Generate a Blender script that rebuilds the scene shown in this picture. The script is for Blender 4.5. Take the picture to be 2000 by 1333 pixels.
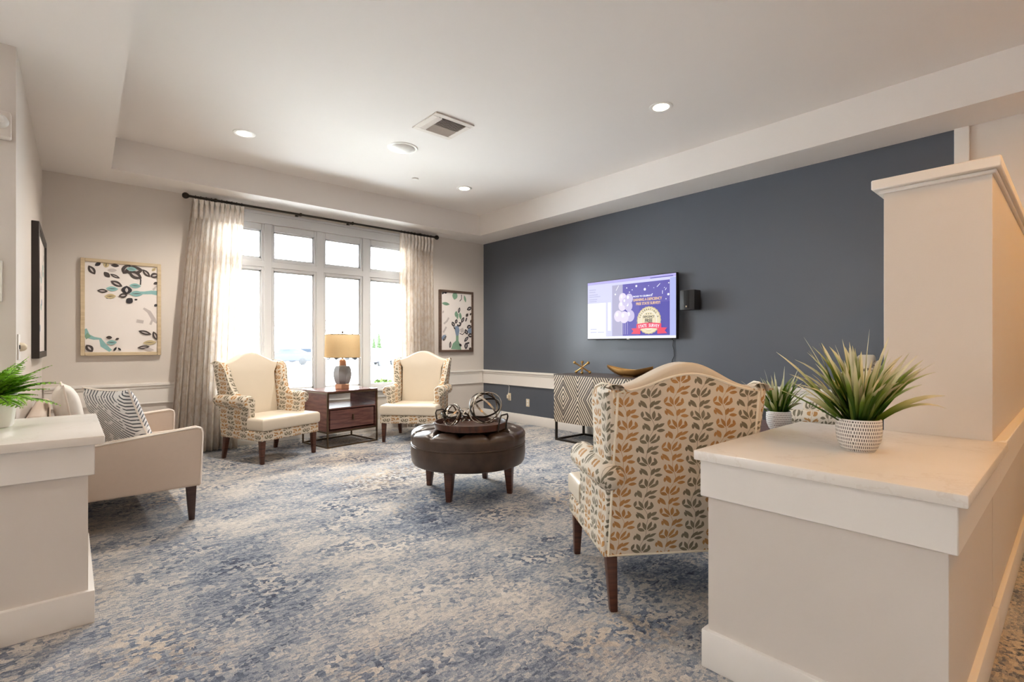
import bpy, bmesh, math, random
from mathutils import Vector, Matrix

random.seed(7)
PI = math.pi
for o in list(bpy.data.objects):
    bpy.data.objects.remove(o)
SC = bpy.context.scene
COL = SC.collection

# ------------------------------------------------------------------ camera, sky, exposure, large lights
cam_d = bpy.data.cameras.new('camera')
cam_d.sensor_width = 36.0
cam_d.lens = 979.0 / 2000.0 * 36.0
cam_d.shift_y = 8.5 / 2000.0
cam_d.clip_start = 0.05
cam_d.clip_end = 300
cam = bpy.data.objects.new('camera', cam_d)
COL.objects.link(cam)
cam.location = (0, 0, 1.2)
cam.rotation_euler = (PI / 2, 0, -math.atan2(864, 979))
SC.camera = cam

world = bpy.data.worlds.new('overcast_sky')
SC.world = world
world.use_nodes = True
WN = world.node_tree.nodes
WN['Background'].inputs['Color'].default_value = (0.90, 0.955, 1.0, 1)
WN['Background'].inputs['Strength'].default_value = 30.0

SC.view_settings.view_transform = 'Standard'
SC.view_settings.look = 'None'
SC.view_settings.exposure = 0.0
SC.view_settings.gamma = 1.0
SC.view_settings.use_curve_mapping = False
SC.cycles.use_denoising = True
try:
    SC.cycles.denoiser = 'OPENIMAGEDENOISE'
except Exception:
    pass
SC.cycles.max_bounces = 10
SC.cycles.diffuse_bounces = 6
SC.cycles.transparent_max_bounces = 16
SC.cycles.sample_clamp_indirect = 25.0
SC.cycles.caustics_reflective = False
SC.cycles.caustics_refractive = False


def lamp(name, kind, loc, energy, color, rot=(0, 0, 0), size=0.2, **kw):
    d = bpy.data.lights.new(name, kind)
    d.energy = energy
    d.color = color
    if kind == 'AREA':
        d.shape = 'DISK'
        d.size = size
    else:
        d.shadow_soft_size = size
    for k, v in kw.items():
        setattr(d, k, v)
    o = bpy.data.objects.new(name, d)
    o.location = loc
    o.rotation_euler = rot
    COL.objects.link(o)
    return o


WARM = (1.0, 0.91, 0.80)
AMBER = (1.0, 0.46, 0.07)
# daylight portals in the window openings (they guide the sampling of the sky, they give no light of their own)
for (px_, py_, pz_, rx_, rz_, sw_, sh_) in ((2.485, 6.85, 1.64, -PI / 2, 0, 2.6, 2.15),):
    pd = bpy.data.lights.new('sky_portal', 'AREA')
    pd.shape = 'RECTANGLE'
    pd.size, pd.size_y = sw_, sh_
    pd.cycles.is_portal = True
    po = bpy.data.objects.new('sky_portal', pd)
    po.location = (px_, py_, pz_)
    po.rotation_euler = (rx_, 0, rz_)
    COL.objects.link(po)
# hallway ceiling lamps on the near side of the tall half wall (outside the frame)
for (hx, hy, en) in ((1.9, -0.55, 16), (3.4, -0.75, 12), (4.7, -0.75, 12)):
    lamp('hallway_lamp', 'AREA', (hx, hy, 2.86), en, AMBER, size=0.22)
# unseen fill lights added near the hall ceiling to brighten the room
for (hx, hy, en) in ((-1.6, 1.6, 9), (-0.6, -0.9, 3), (-1.8, -1.4, 2)):
    lamp('hall_fill', 'AREA', (hx, hy, 2.87), en, WARM, size=0.25)


# ------------------------------------------------------------------ helpers
def lin(v):
    v /= 255.0
    return v / 12.92 if v <= 0.04045 else ((v + 0.055) / 1.055) ** 2.4


def rgb(r, g, b):
    return (lin(r), lin(g), lin(b), 1.0)


class NT:
    """tiny node-tree writer"""

    def __init__(self, name):
        self.mat = bpy.data.materials.new(name)
        self.mat.use_nodes = True
        self.t = self.mat.node_tree
        self.b = self.t.nodes['Principled BSDF']
        self.out = self.t.nodes['Material Output']

    def n(self, kind, **kw):
        nd = self.t.nodes.new(kind)
        for k, v in kw.items():
            setattr(nd, k, v)
        return nd

    def put(self, sock, v):
        if isinstance(v, bpy.types.NodeSocket):
            self.t.links.new(v, sock)
        else:
            sock.default_value = v

    def m(self, op, a, b=None, c=None, clamp=False):
        nd = self.n('ShaderNodeMath', operation=op, use_clamp=clamp)
        self.put(nd.inputs[0], a)
        if b is not None:
            self.put(nd.inputs[1], b)
        if c is not None:
            self.put(nd.inputs[2], c)
        return nd.outputs[0]

    def vm(self, op, a, b=None):
        nd = self.n('ShaderNodeVectorMath', operation=op)
        self.put(nd.inputs[0], a)
        if b is not None:
            self.put(nd.inputs[1], b)
        return nd.outputs[0]

    def mix(self, f, a, b, blend='MIX'):
        nd = self.n('ShaderNodeMix', data_type='RGBA', blend_type=blend)
        self.put(nd.inputs[0], f)
        self.put(nd.inputs[6], a)
        self.put(nd.inputs[7], b)
        return nd.outputs[2]

    def coord(self, which='Object'):
        return self.n('ShaderNodeTexCoord').outputs[which]

    def sep(self, v):
        nd = self.n('ShaderNodeSeparateXYZ')
        self.put(nd.inputs[0], v)
        return nd.outputs

    def comb(self, x=0.0, y=0.0, z=0.0):
        nd = self.n('ShaderNodeCombineXYZ')
        for i, v in enumerate((x, y, z)):
            self.put(nd.inputs[i], v)
        return nd.outputs[0]

    def noise(self, vec, scale, detail=2.0, rough=0.5, out=0):
        nd = self.n('ShaderNodeTexNoise')
        self.put(nd.inputs['Vector'], vec)
        nd.inputs['Scale'].default_value = scale
        nd.inputs['Detail'].default_value = detail
        nd.inputs['Roughness'].default_value = rough
        return nd.outputs[out]

    def ramp(self, f, stops, interp='LINEAR'):
        nd = self.n('ShaderNodeValToRGB')
        nd.color_ramp.interpolation = interp
        el = nd.color_ramp.elements
        while len(el) < len(stops):
            el.new(0.5)
        for e, (p, col) in zip(el, stops):
            e.position = p
            e.color = col
        self.put(nd.inputs[0], f)
        return nd.outputs[0]

    def bump(self, h, strength=0.2, dist=0.005):
        nd = self.n('ShaderNodeBump')
        nd.inputs['Strength'].default_value = strength
        nd.inputs['Distance'].default_value = dist
        self.put(nd.inputs['Height'], h)
        self.t.links.new(nd.outputs[0], self.b.inputs['Normal'])

    def base(self, col, rough=0.6, metal=0.0, spec=0.5):
        self.put(self.b.inputs['Base Color'], col)
        self.put(self.b.inputs['Roughness'], rough)
        self.b.inputs['Metallic'].default_value = metal
        self.b.inputs['Specular IOR Level'].default_value = spec
        return self.mat


def plain(name, col, rough=0.6, metal=0.0, spec=0.5, vary=0.06, scale=30.0, bump=0.0, bscale=200.0):
    k = NT(name)
    co = k.coord()
    f = k.noise(co, scale, 3.0)
    dark = tuple(v * (1 - vary) for v in col[:3]) + (1,)
    light = tuple(min(1, v * (1 + vary)) for v in col[:3]) + (1,)
    k.base(k.mix(f, dark, light), rough, metal, spec)
    if bump:
        k.bump(k.noise(co, bscale, 2.0), bump, 0.002)
    return k.mat


def emit(name, col, s):
    k = NT(name)
    k.b.inputs['Base Color'].default_value = (0, 0, 0, 1)
    k.b.inputs['Roughness'].default_value = 0.5
    k.b.inputs['Emission Color'].default_value = col
    k.b.inputs['Emission Strength'].default_value = s
    return k.mat


# ---- meshes
def boxuv(bm):
    uvl = bm.loops.layers.uv.active or bm.loops.layers.uv.new('UVMap')
    for f in bm.faces:
        n = f.normal
        ax = max(range(3), key=lambda i: abs(n[i]))
        for l in f.loops:
            c = l.vert.co
            l[uvl].uv = (c.y, c.z) if ax == 0 else ((c.x, c.z) if ax == 1 else (c.x, c.y))


def obj(name, bm, mats, parent=None, angle=40, uv=True, keep_normals=False):
    if not keep_normals:
        bmesh.ops.recalc_face_normals(bm, faces=bm.faces[:])
    bm.normal_update()
    if uv:
        boxuv(bm)
    lim = math.radians(angle)
    for e in bm.edges:
        e.smooth = (len(e.link_faces) == 2 and e.calc_face_angle(0.0) < lim)
    for f in bm.faces:
        f.smooth = True
    me = bpy.data.meshes.new(name)
    bm.to_mesh(me)
    bm.free()
    for m in (mats if isinstance(mats, (list, tuple)) else [mats]):
        me.materials.append(m)
    o = bpy.data.objects.new(name, me)
    COL.objects.link(o)
    if parent is not None:
        o.parent = parent
    return o


def tag(o, label=None, cat=None, group=None, kind=None):
    if label:
        o['label'] = label
    if cat:
        o['category'] = cat
    if group:
        o['group'] = group
    if kind:
        o['kind'] = kind
    return o


def thing(name, label, cat, loc=(0, 0, 0), rz=0.0, group=None):
    o = bpy.data.objects.new(name, None)
    o.empty_display_size = 0.1
    o.location = loc
    o.rotation_euler = (0, 0, rz)
    COL.objects.link(o)
    return tag(o, label, cat, group)


def struct(name, bm, mats, label=None, parent=None, **kw):
    o = obj(name, bm, mats, parent, **kw)
    if parent is None:
        o['kind'] = 'structure'
    if label:
        o['label'] = label
    return o


def copy_tree(o, parent=None):
    c = o.copy()
    COL.objects.link(c)
    if parent is not None:
        c.parent = parent
    for ch in list(o.children):
        copy_tree(ch, c)
    return c


def NB():
    return bmesh.new()


def merge(bm, t, M=None, mi=0):
    if M is not None:
        bmesh.ops.transform(t, matrix=M, verts=t.verts[:])
    if mi:
        for f in t.faces:
            f.material_index = mi
    me = bpy.data.meshes.new('tmp')
    t.to_mesh(me)
    t.free()
    bm.from_mesh(me)
    bpy.data.meshes.remove(me)


def bevel(t, r, seg=2, edges=None):
    if r > 0:
        bmesh.ops.bevel(t, geom=(edges or t.edges[:]), offset=r, segments=seg, profile=0.5, affect='EDGES', clamp_overlap=True)


def box(bm, x0, x1, y0, y1, z0, z1, r=0.0, seg=2, M=None, mi=0):
    t = NB()
    bmesh.ops.create_cube(t, size=1.0)
    for v in t.verts:
        v.co = Vector(((x0 + x1) / 2 + v.co.x * (x1 - x0), (y0 + y1) / 2 + v.co.y * (y1 - y0), (z0 + z1) / 2 + v.co.z * (z1 - z0)))
    bevel(t, r, seg)
    merge(bm, t, M, mi)


def prism(bm, pts, axis, a0, a1, r=0.0, seg=2, M=None, mi=0):
    """pts: closed outline; axis 'x': pts=(y,z); 'y': pts=(x,z); 'z': pts=(x,y)"""
    t = NB()

    def mk(p, a):
        return {'x': (a, p[0], p[1]), 'y': (p[0], a, p[1]), 'z': (p[0], p[1], a)}[axis]
    lo = [t.verts.new(mk(p, a0)) for p in pts]
    hi = [t.verts.new(mk(p, a1)) for p in pts]
    n = len(pts)
    f0 = t.faces.new(lo[::-1])
    f1 = t.faces.new(hi)
    for i in range(n):
        t.faces.new((lo[i], lo[(i + 1) % n], hi[(i + 1) % n], hi[i]))
    bmesh.ops.recalc_face_normals(t, faces=t.faces[:])
    if r > 0:
        ed = list({e for f in (f0, f1) for e in f.edges})
        bevel(t, r, seg, ed)
    merge(bm, t, M, mi)


def lathe(bm, prof, n=32, M=None, mi=0, uvscale=None):
    t = NB()
    rings = []
    for (r, z) in prof:
        if r < 1e-5:
            rings.append([t.verts.new((0, 0, z))])
        else:
            rings.append([t.verts.new((r * math.cos(2 * PI * i / n), r * math.sin(2 * PI * i / n), z)) for i in range(n)])
    for a, b in zip(rings, rings[1:]):
        for i in range(n):
            j = (i + 1) % n
            if len(a) == 1 and len(b) == 1:
                continue
            if len(a) == 1:
                t.faces.new((a[0], b[j], b[i]))
            elif len(b) == 1:
                t.faces.new((a[i], a[j], b[0]))
            else:
                t.faces.new((a[i], a[j], b[j], b[i]))
    if len(rings[0]) > 1:
        t.faces.new(rings[0][::-1])
    if len(rings[-1]) > 1:
        t.faces.new(rings[-1])
    bmesh.ops.recalc_face_normals(t, faces=t.faces[:])
    merge(bm, t, M, mi)


def tube(bm, pts, r, n=8, closed=False, mi=0, M=None):
    pts = [Vector(p) for p in pts]
    rr = r if isinstance(r, (list, tuple)) else [r] * len(pts)
    t = NB()
    N = len(pts)
    up = None
    rings = []
    for i, p in enumerate(pts):
        if closed:
            d = (pts[(i + 1) % N] - pts[(i - 1) % N])
        else:
            d = (pts[min(i + 1, N - 1)] - pts[max(i - 1, 0)])
        if d.length < 1e-9:
            d = Vector((0, 0, 1))
        d.normalize()
        if up is None:
            up = d.orthogonal().normalized()
        up = (up - d * up.dot(d))
        if up.length < 1e-6:
            up = d.orthogonal()
        up.normalize()
        s = d.cross(up)
        rings.append([t.verts.new(p + (up * math.cos(2 * PI * k / n) + s * math.sin(2 * PI * k / n)) * rr[i]) for k in range(n)])
    for i in range(N if closed else N - 1):
        a, b = rings[i], rings[(i + 1) % N]
        for k in range(n):
            t.faces.new((a[k], a[(k + 1) % n], b[(k + 1) % n], b[k]))
    if not closed:
        t.faces.new(rings[0][::-1])
        t.faces.new(rings[-1])
    bmesh.ops.recalc_face_normals(t, faces=t.faces[:])
    merge(bm, t, M, mi)


def taper(bm, x0, y0, x1, y1, z0, z1, w0, w1, r=0.004):
    """square leg: bottom centre (x0,y0,z0) half-width w0, top centre (x1,y1,z1) half-width w1"""
    t = NB()
    lo = [t.verts.new((x0 + a * w0, y0 + b * w0, z0)) for a, b in ((-1, -1), (1, -1), (1, 1), (-1, 1))]
    hi = [t.verts.new((x1 + a * w1, y1 + b * w1, z1)) for a, b in ((-1, -1), (1, -1), (1, 1), (-1, 1))]
    t.faces.new(lo[::-1])
    t.faces.new(hi)
    for i in range(4):
        t.faces.new((lo[i], lo[(i + 1) % 4], hi[(i + 1) % 4], hi[i]))
    bmesh.ops.recalc_face_normals(t, faces=t.faces[:])
    bevel(t, r, 2)
    merge(bm, t)


def ball(bm, c, r, sx=1, sy=1, sz=1, u=20, v=12, mi=0):
    t = NB()
    bmesh.ops.create_uvsphere(t, u_segments=u, v_segments=v, radius=r)
    for q in t.verts:
        q.co = Vector((c[0] + q.co.x * sx, c[1] + q.co.y * sy, c[2] + q.co.z * sz))
    merge(bm, t, None, mi)


def pillow(bm, w, h, th, M, n=18, flange=0.0):
    """square knife-edge pillow lying in local XZ, thickness along Y"""
    t = NB()
    g = {}
    for s in (1, -1):
        for i in range(n + 1):
            for j in range(n + 1):
                a, b = 2 * i / n - 1, 2 * j / n - 1
                edge = i in (0, n) or j in (0, n)
                if s == -1 and edge:
                    g[s, i, j] = g[1, i, j]
                    continue
                pin = 1 - 0.07 * (1 - b * b) * abs(a) ** 2
                pin2 = 1 - 0.07 * (1 - a * a) * abs(b) ** 2
                k = max(0.0, (1 - a ** 4)) ** 0.55 * max(0.0, (1 - b ** 4)) ** 0.55
                g[s, i, j] = t.verts.new((a * w / 2 * pin, s * th / 2 * k, b * h / 2 * pin2))
        for i in range(n):
            for j in range(n):
                q = [g[s, i, j], g[s, i + 1, j], g[s, i + 1, j + 1], g[s, i, j + 1]]
                t.faces.new(q if s == -1 else q[::-1])
    bmesh.ops.recalc_face_normals(t, faces=t.faces[:])
    merge(bm, t, M)


def text_into(bm, s, size, M, mi=0, bold=0.0, align='CENTER', sx=1.0, ext=0.0008):
    cu = bpy.data.curves.new('lettering', 'FONT')
    cu.body = s
    cu.size = size
    cu.align_x = align
    cu.align_y = 'CENTER'
    cu.offset = bold
    cu.extrude = ext
    cu.resolution_u = 3
    to = bpy.data.objects.new('lettering', cu)
    COL.objects.link(to)
    dg = bpy.context.evaluated_depsgraph_get()
    dg.update()
    me = bpy.data.meshes.new_from_object(to.evaluated_get(dg))
    t = NB()
    t.from_mesh(me)
    bpy.data.objects.remove(to)
    bpy.data.curves.remove(cu)
    bpy.data.meshes.remove(me)
    merge(bm, t, M @ Matrix.Diagonal((sx, 1, 1, 1)), mi)


# ------------------------------------------------------------------ materials
def leaf_fabric(name, ground, colA, colB, cw=0.114, ch=0.102):
    k = NT(name)
    u, v, _ = k.sep(k.coord('UV'))
    wob = k.m('MULTIPLY', k.m('SINE', k.m('MULTIPLY', v, 2 * PI / 0.224)), 0.012)
    cu = k.m('DIVIDE', k.m('ADD', u, wob), cw)
    ci = k.m('FLOOR', cu)
    fu = k.m('SUBTRACT', k.m('FRACT', cu), 0.5)
    odd = k.m('MODULO', k.m('ABSOLUTE', ci), 2.0)
    cv = k.m('ADD', k.m('DIVIDE', v, ch), k.m('MULTIPLY', odd, 0.37))
    fv = k.m('FRACT', cv)
    total = None

    def leaf(px, py, deg, ln, wd):
        nonlocal total
        ca, sa = math.cos(math.radians(deg)), math.sin(math.radians(deg))
        # along = ((fu-px)*ca + (fv-py)*sa)/ln ; across = (fv-py)*ca-(fu-px)*sa
        al = k.m('MULTIPLY_ADD', fu, ca / ln, k.m('MULTIPLY_ADD', fv, sa / ln, -(px * ca + py * sa) / ln))
        ac = k.m('ABSOLUTE', k.m('MULTIPLY_ADD', fv, ca, k.m('MULTIPLY_ADD', fu, -sa, px * sa - py * ca)))
        par = k.m('MULTIPLY', k.m('MULTIPLY', al, k.m('SUBTRACT', 1.0, al)), 4.0 * wd)
        msk = k.m('GREATER_THAN', par, ac)
        total = msk if total is None else k.m('MAXIMUM', total, msk)
    leaf(-0.097, 0.077, 128, 0.44, 0.085)
    leaf(0.012, 0.081, 58, 0.38, 0.08)
    leaf(-0.065, 0.526, 158, 0.36, 0.072)
    leaf(-0.030, 0.563, 115, 0.42, 0.072)
    leaf(0.024, 0.566, 70, 0.42, 0.072)
    leaf(0.063, 0.531, 26, 0.38, 0.072)
    leaf(0.160, 0.082, 2, 0.34, 0.075)
    leaf(0.152, 0.220, 30, 0.36, 0.07)
    leaf(0.340, 0.600, 98, 0.28, 0.062)
    leaf(-0.400, 0.660, 72, 0.3, 0.065)
    leaf(-0.360, 0.120, 100, 0.24, 0.055)
    stem = k.m('LESS_THAN', k.m('ABSOLUTE', k.m('SUBTRACT', fu, k.m('MULTIPLY', k.m('SINE', k.m('MULTIPLY', fv, 2 * PI)), 0.05))), 0.014)
    total = k.m('MAXIMUM', total, k.m('MULTIPLY', stem, 0.6))
    tone = k.mix(k.noise(k.coord(), 14.0, 2.0), (0.72, 0.72, 0.72, 1), (1.18, 1.18, 1.18, 1))
    lc = k.mix(odd, colA, colB)
    lc = k.mix(1.0, lc, tone, 'MULTIPLY')
    k.base(k.mix(total, ground, lc), 0.75, 0.0, 0.25)
    k.bump(k.noise(k.coord('UV'), 900.0, 1.0), 0.15, 0.001)
    return k.mat


def wood(name, c0, c1, rough=0.35, scale=6.0, stretch=(1, 1, 12)):
    k = NT(name)
    mp = k.n('ShaderNodeMapping')
    mp.inputs['Scale'].default_value = (stretch[0] * 1.0, stretch[1] * 1.0, stretch[2] * 1.0)
    k.put(mp.inputs['Vector'], k.coord())
    f = k.noise(mp.outputs[0], scale, 5.0, 0.6)
    k.base(k.ramp(f, [(0.3, c0), (0.7, c1)]), rough)
    return k.mat


M_WALL = plain('beige_wall_paint', rgb(217, 210, 203), 0.7, vary=0.015, scale=4, bump=0.12, bscale=160)
M_CEIL = plain('ceiling_paint', rgb(232, 227, 223), 0.8, vary=0.01, scale=3, bump=0.06, bscale=120)
M_NAVY = plain('slate_blue_wall_paint', rgb(86, 92, 102), 0.34, vary=0.02, scale=4, bump=0.1, bscale=160, spec=0.5)
M_TRIM = plain('white_trim_paint', rgb(233, 229, 224), 0.45, vary=0.01, scale=5)
M_WINF = plain('white_window_vinyl', rgb(210, 211, 213), 0.4, vary=0.01, scale=5)
M_DWOOD = wood('dark_leg_wood', rgb(58, 30, 20), rgb(98, 56, 38), 0.35)
M_ESP = wood('espresso_leg_wood', rgb(52, 36, 34), rgb(76, 54, 50), 0.4)
M_TWOOD = wood('end_table_wood', rgb(78, 48, 46), rgb(120, 80, 72), 0.22, 5, (1, 1, 9))
M_TRAYW = wood('tray_wood', rgb(44, 26, 18), rgb(88, 48, 28), 0.3, 5, (8, 1, 1))
M_FRAMEW = wood('pale_frame_wood', rgb(192, 172, 140), rgb(216, 198, 166), 0.5, 6, (1, 1, 6))
M_FRAMED = wood('brown_frame_wood', rgb(84, 66, 56), rgb(112, 92, 80), 0.4, 6, (1, 1, 6))
M_BLACKF = plain('black_frame', rgb(44, 38, 36), 0.45)
M_CREAM = plain('cream_vinyl', rgb(219, 208, 190), 0.42, vary=0.02, scale=12, bump=0.05, bscale=300)
M_LEAF = leaf_fabric('leaf_print_fabric', rgb(214, 204, 188), rgb(126, 119, 101), rgb(180, 136, 86))
M_PIPE = plain('cream_piping', rgb(240, 232, 214), 0.5)
M_SOFA = plain('taupe_sofa_fabric', rgb(202, 186, 172), 0.8, vary=0.03, scale=40, bump=0.15, bscale=500)
M_WELT = plain('pale_welt', rgb(246, 238, 230), 0.6)  # on the sofa arms this pale tone paints in their rim light
M_BRONZE = plain('bronze_metal', rgb(96, 78, 60), 0.35, 0.9)
M_BLKMET = plain('dark_bronze_metal', rgb(62, 56, 50), 0.4, 0.8)
M_BRASS = plain('antique_brass', rgb(190, 152, 92), 0.3, 1.0)
M_BOWL = plain('brushed_brass_bowl', rgb(190, 148, 92), 0.36, 1.0, vary=0.2, scale=14)
M_NICK = plain('aged_nickel_band', rgb(196, 186, 172), 0.25, 1.0)
M_LEATH = None
k = NT('brown_leather')
_f = k.noise(k.coord(), 7.0, 4.0)
k.base(k.ramp(_f, [(0.3, rgb(56, 43, 35)), (0.7, rgb(84, 66, 54))]), 0.33, 0, 0.5)
k.bump(k.noise(k.coord(), 140.0, 3.0), 0.12, 0.002)
M_LEATH = k.mat
M_BTN = plain('leather_button', rgb(60, 46, 40), 0.4)
M_SPRK = plain('white_plastic', rgb(236, 234, 230), 0.45)
M_OUTLET = plain('ivory_plastic', rgb(224, 212, 188), 0.45)
M_BLACKP = plain('black_plastic', rgb(15, 15, 16), 0.5)
M_GRILLE = plain('dark_speaker_cloth', rgb(18, 18, 19), 0.8, bump=0.3, bscale=900)
M_VENT = plain('vent_white_metal', rgb(222, 214, 206), 0.5)
M_DARK = plain('vent_dark_inside', rgb(46, 42, 40), 0.8)
M_POTW = plain('white_glazed_pot', rgb(240, 236, 232), 0.3)
M_SOIL = plain('dark_soil', rgb(34, 28, 20), 0.95, vary=0.4, scale=80)
M_FERN = plain('bright_fern_green', rgb(138, 196, 50), 0.5, vary=0.35, scale=26)
M_STEMG = plain('fern_stem_green', rgb(84, 120, 40), 0.6)
M_PAPER = plain('art_paper', rgb(236, 230, 226), 0.6, vary=0.01)
M_INK = plain('charcoal_ink', rgb(72, 64, 62), 0.6, vary=0.3, scale=24)
M_INK2 = plain('deep_ink', rgb(48, 46, 52), 0.6, vary=0.3, scale=24)
M_TEAL = plain('teal_wash', rgb(140, 186, 186), 0.6, vary=0.2, scale=16)
M_GREENW = plain('green_wash', rgb(130, 166, 142), 0.6, vary=0.2, scale=16)
M_BLUEW = plain('blue_wash', rgb(132, 150, 176), 0.6, vary=0.2, scale=16)
M_OCHRE = plain('ochre_wash', rgb(196, 180, 140), 0.6, vary=0.2, scale=16)
M_GREYW = plain('grey_wash', rgb(196, 188, 186), 0.6, vary=0.08, scale=16)
M_CERAM = plain('grey_ceramic', rgb(140, 140, 142), 0.45, vary=0.1, scale=10)
M_COPPER = plain('copper_band', rgb(190, 146, 122), 0.35, 0.7)
M_CEMENT = plain('white_sheen_pot', rgb(226, 226, 228), 0.5)

# stone worktop
k = NT('veined_white_stone')
_n = k.noise(k.coord(), 2.2, 6.0, 0.62)
_v = k.m('ABSOLUTE', k.m('SUBTRACT', _n, 0.5))
_v = k.m('LESS_THAN', _v, 0.008)
_soft = k.noise(k.coord(), 3.0, 3.0)
_c = k.mix(_soft, rgb(228, 222, 214), rgb(240, 236, 231))
k.base(k.mix(k.m('MULTIPLY', _v, 0.13), _c, rgb(196, 178, 158)), 0.25, 0, 0.5)
M_STONE = k.mat

# carpet
k = NT('abstract_carpet')
P = k.coord()
warp = k.vm('SCALE', k.vm('SUBTRACT', k.noise(P, 26.0, 2.0, out=1), (0.5, 0.5, 0.5)))
warp.node.inputs['Scale'].default_value = 0.022
PW = k.vm('ADD', P, warp)
sn = k.vm('SNAP', PW, (0.042, 0.018, 1.0))
sn2 = k.vm('SNAP', PW, (0.020, 0.009, 1.0))
n1 = k.noise(sn, 1.15, 2.0, 0.5)
mp = k.n('ShaderNodeMapping')
mp.inputs['Scale'].default_value = (0.8, 1.3, 1)
k.put(mp.inputs['Vector'], sn)
n2 = k.noise(mp.outputs[0], 4.2, 3.0, 0.6)
wn = k.n('ShaderNodeTexWhiteNoise', noise_dimensions='3D')
k.put(wn.inputs['Vector'], sn2)
n3 = wn.outputs['Value']
fib = k.noise(P, 190.0, 2.0, 0.7)
val = k.m('ADD', k.m('MULTIPLY', n1, 0.62), k.m('MULTIPLY', n2, 0.62))
val = k.m('ADD', val, k.m('MULTIPLY', k.m('SUBTRACT', n3, 0.5), 0.17))
val = k.m('ADD', val, k.m('MULTIPLY', k.m('SUBTRACT', fib, 0.5), 0.16))
val = k.m('SUBTRACT', val, 0.095, clamp=True)
cool = k.ramp(val, [(0.26, rgb(74, 79, 98)), (0.36, rgb(108, 117, 133)), (0.45, rgb(143, 151, 165)), (0.53, rgb(178, 180, 184)), (0.60, rgb(206, 201, 195)), (0.74, rgb(226, 220, 213))])
tan = k.ramp(val, [(0.30, rgb(50, 44, 54)), (0.42, rgb(92, 84, 88)), (0.50, rgb(160, 136, 110)), (0.60, rgb(196, 168, 134)), (0.70, rgb(214, 192, 160))])
tn = k.noise(sn, 0.62, 2.0)
tm = k.n('ShaderNodeMapRange')
tm.inputs['From Min'].default_value = 0.55
tm.inputs['From Max'].default_value = 0.68
k.put(tm.inputs['Value'], tn)
cc = k.mix(k.m('MULTIPLY', tm.outputs[0], 0.55), cool, tan)
speck = k.mix(fib, (0.55, 0.55, 0.57, 1), (1.38, 1.38, 1.36, 1))
cc = k.mix(1.0, cc, speck, 'MULTIPLY')
k.base(cc, 0.95, 0, 0.1)
k.bump(k.m('ADD', fib, k.m('MULTIPLY', val, 0.8)), 0.9, 0.008)
M_CARPET = k.mat

# sideboard carved diamonds: uses UV (y,z) of the door face
k = NT('carved_diamond_wood')
u, v, _ = k.sep(k.coord('UV'))
pp = k.m('PINGPONG', k.m('DIVIDE', k.m('SUBTRACT', u, 4.26), 0.235), 1.0)
qq = k.m('PINGPONG', k.m('DIVIDE', k.m('SUBTRACT', v, 0.545), 0.36), 1.0)
dd = k.m('ADD', pp, qq)
w = k.m('PINGPONG', k.m('MULTIPLY', dd, 13.0), 1.0)
ridge = k.m('MULTIPLY', k.m('GREATER_THAN', w, 0.5), k.m('GREATER_THAN', k.m('ABSOLUTE', k.m('SUBTRACT', dd, 0.54)), 0.022))
wear = k.noise(k.coord(), 9.0, 3.0)
hi = k.mix(wear, rgb(160, 144, 126), rgb(218, 202, 178))
k.base(k.mix(ridge, rgb(62, 52, 47), hi), 0.45)
k.bump(w, 0.6, 0.004)
M_CARVE = k.mat
M_SIDEW = wood('sideboard_case_wood', rgb(56, 46, 42), rgb(84, 70, 62), 0.4, 6, (1, 8, 1))

# curtain
k = NT('curtain_fabric')
u, v, _ = k.sep(k.coord('UV'))
cn = k.noise(k.comb(k.m('MULTIPLY', u, 1.0), k.m('MULTIPLY', v, 0.45), 0.0), 26.0, 3.0, 0.6)
cl = k.ramp(cn, [(0.42, rgb(226, 215, 204)), (0.5, rgb(234, 226, 218)), (0.62, rgb(238, 232, 227))])
tr = k.n('ShaderNodeBsdfTranslucent')
k.put(tr.inputs[0], cl)
df = k.n('ShaderNodeBsdfDiffuse')
k.put(df.inputs[0], cl)
ms = k.n('ShaderNodeMixShader')
ms.inputs[0].default_value = 0.03
k.t.links.new(df.outputs[0], ms.inputs[1])
k.t.links.new(tr.outputs[0], ms.inputs[2])
k.t.links.new(ms.outputs[0], k.out.inputs[0])
M_CURT = k.mat

# lamp shade linen, lets bulb light through
k = NT('linen_shade')
cl = k.mix(k.noise(k.coord(), 160.0, 2.0), rgb(192, 168, 132), rgb(206, 184, 148))
tr = k.n('ShaderNodeBsdfTranslucent')
k.put(tr.inputs[0], cl)
df = k.n('ShaderNodeBsdfDiffuse')
k.put(df.inputs[0], cl)
ms = k.n('ShaderNodeMixShader')
ms.inputs[0].default_value = 0.4
k.t.links.new(df.outputs[0], ms.inputs[1])
k.t.links.new(tr.outputs[0], ms.inputs[2])
k.t.links.new(ms.outputs[0], k.out.inputs[0])
M_SHADE = k.mat

# window glass
k = NT('window_glass')
tp = k.n('ShaderNodeBsdfTransparent')
tp.inputs[0].default_value = (0.96, 0.98, 0.98, 1)
gl = k.n('ShaderNodeBsdfGlossy')
gl.inputs['Roughness'].default_value = 0.02
fr = k.n('ShaderNodeFresnel')
fr.inputs[0].default_value = 1.3
ms = k.n('ShaderNodeMixShader')
k.t.links.new(fr.outputs[0], ms.inputs[0])
k.t.links.new(tp.outputs[0], ms.inputs[1])
k.t.links.new(gl.outputs[0], ms.inputs[2])
k.t.links.new(ms.outputs[0], k.out.inputs[0])
M_GLASS = k.mat

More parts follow.
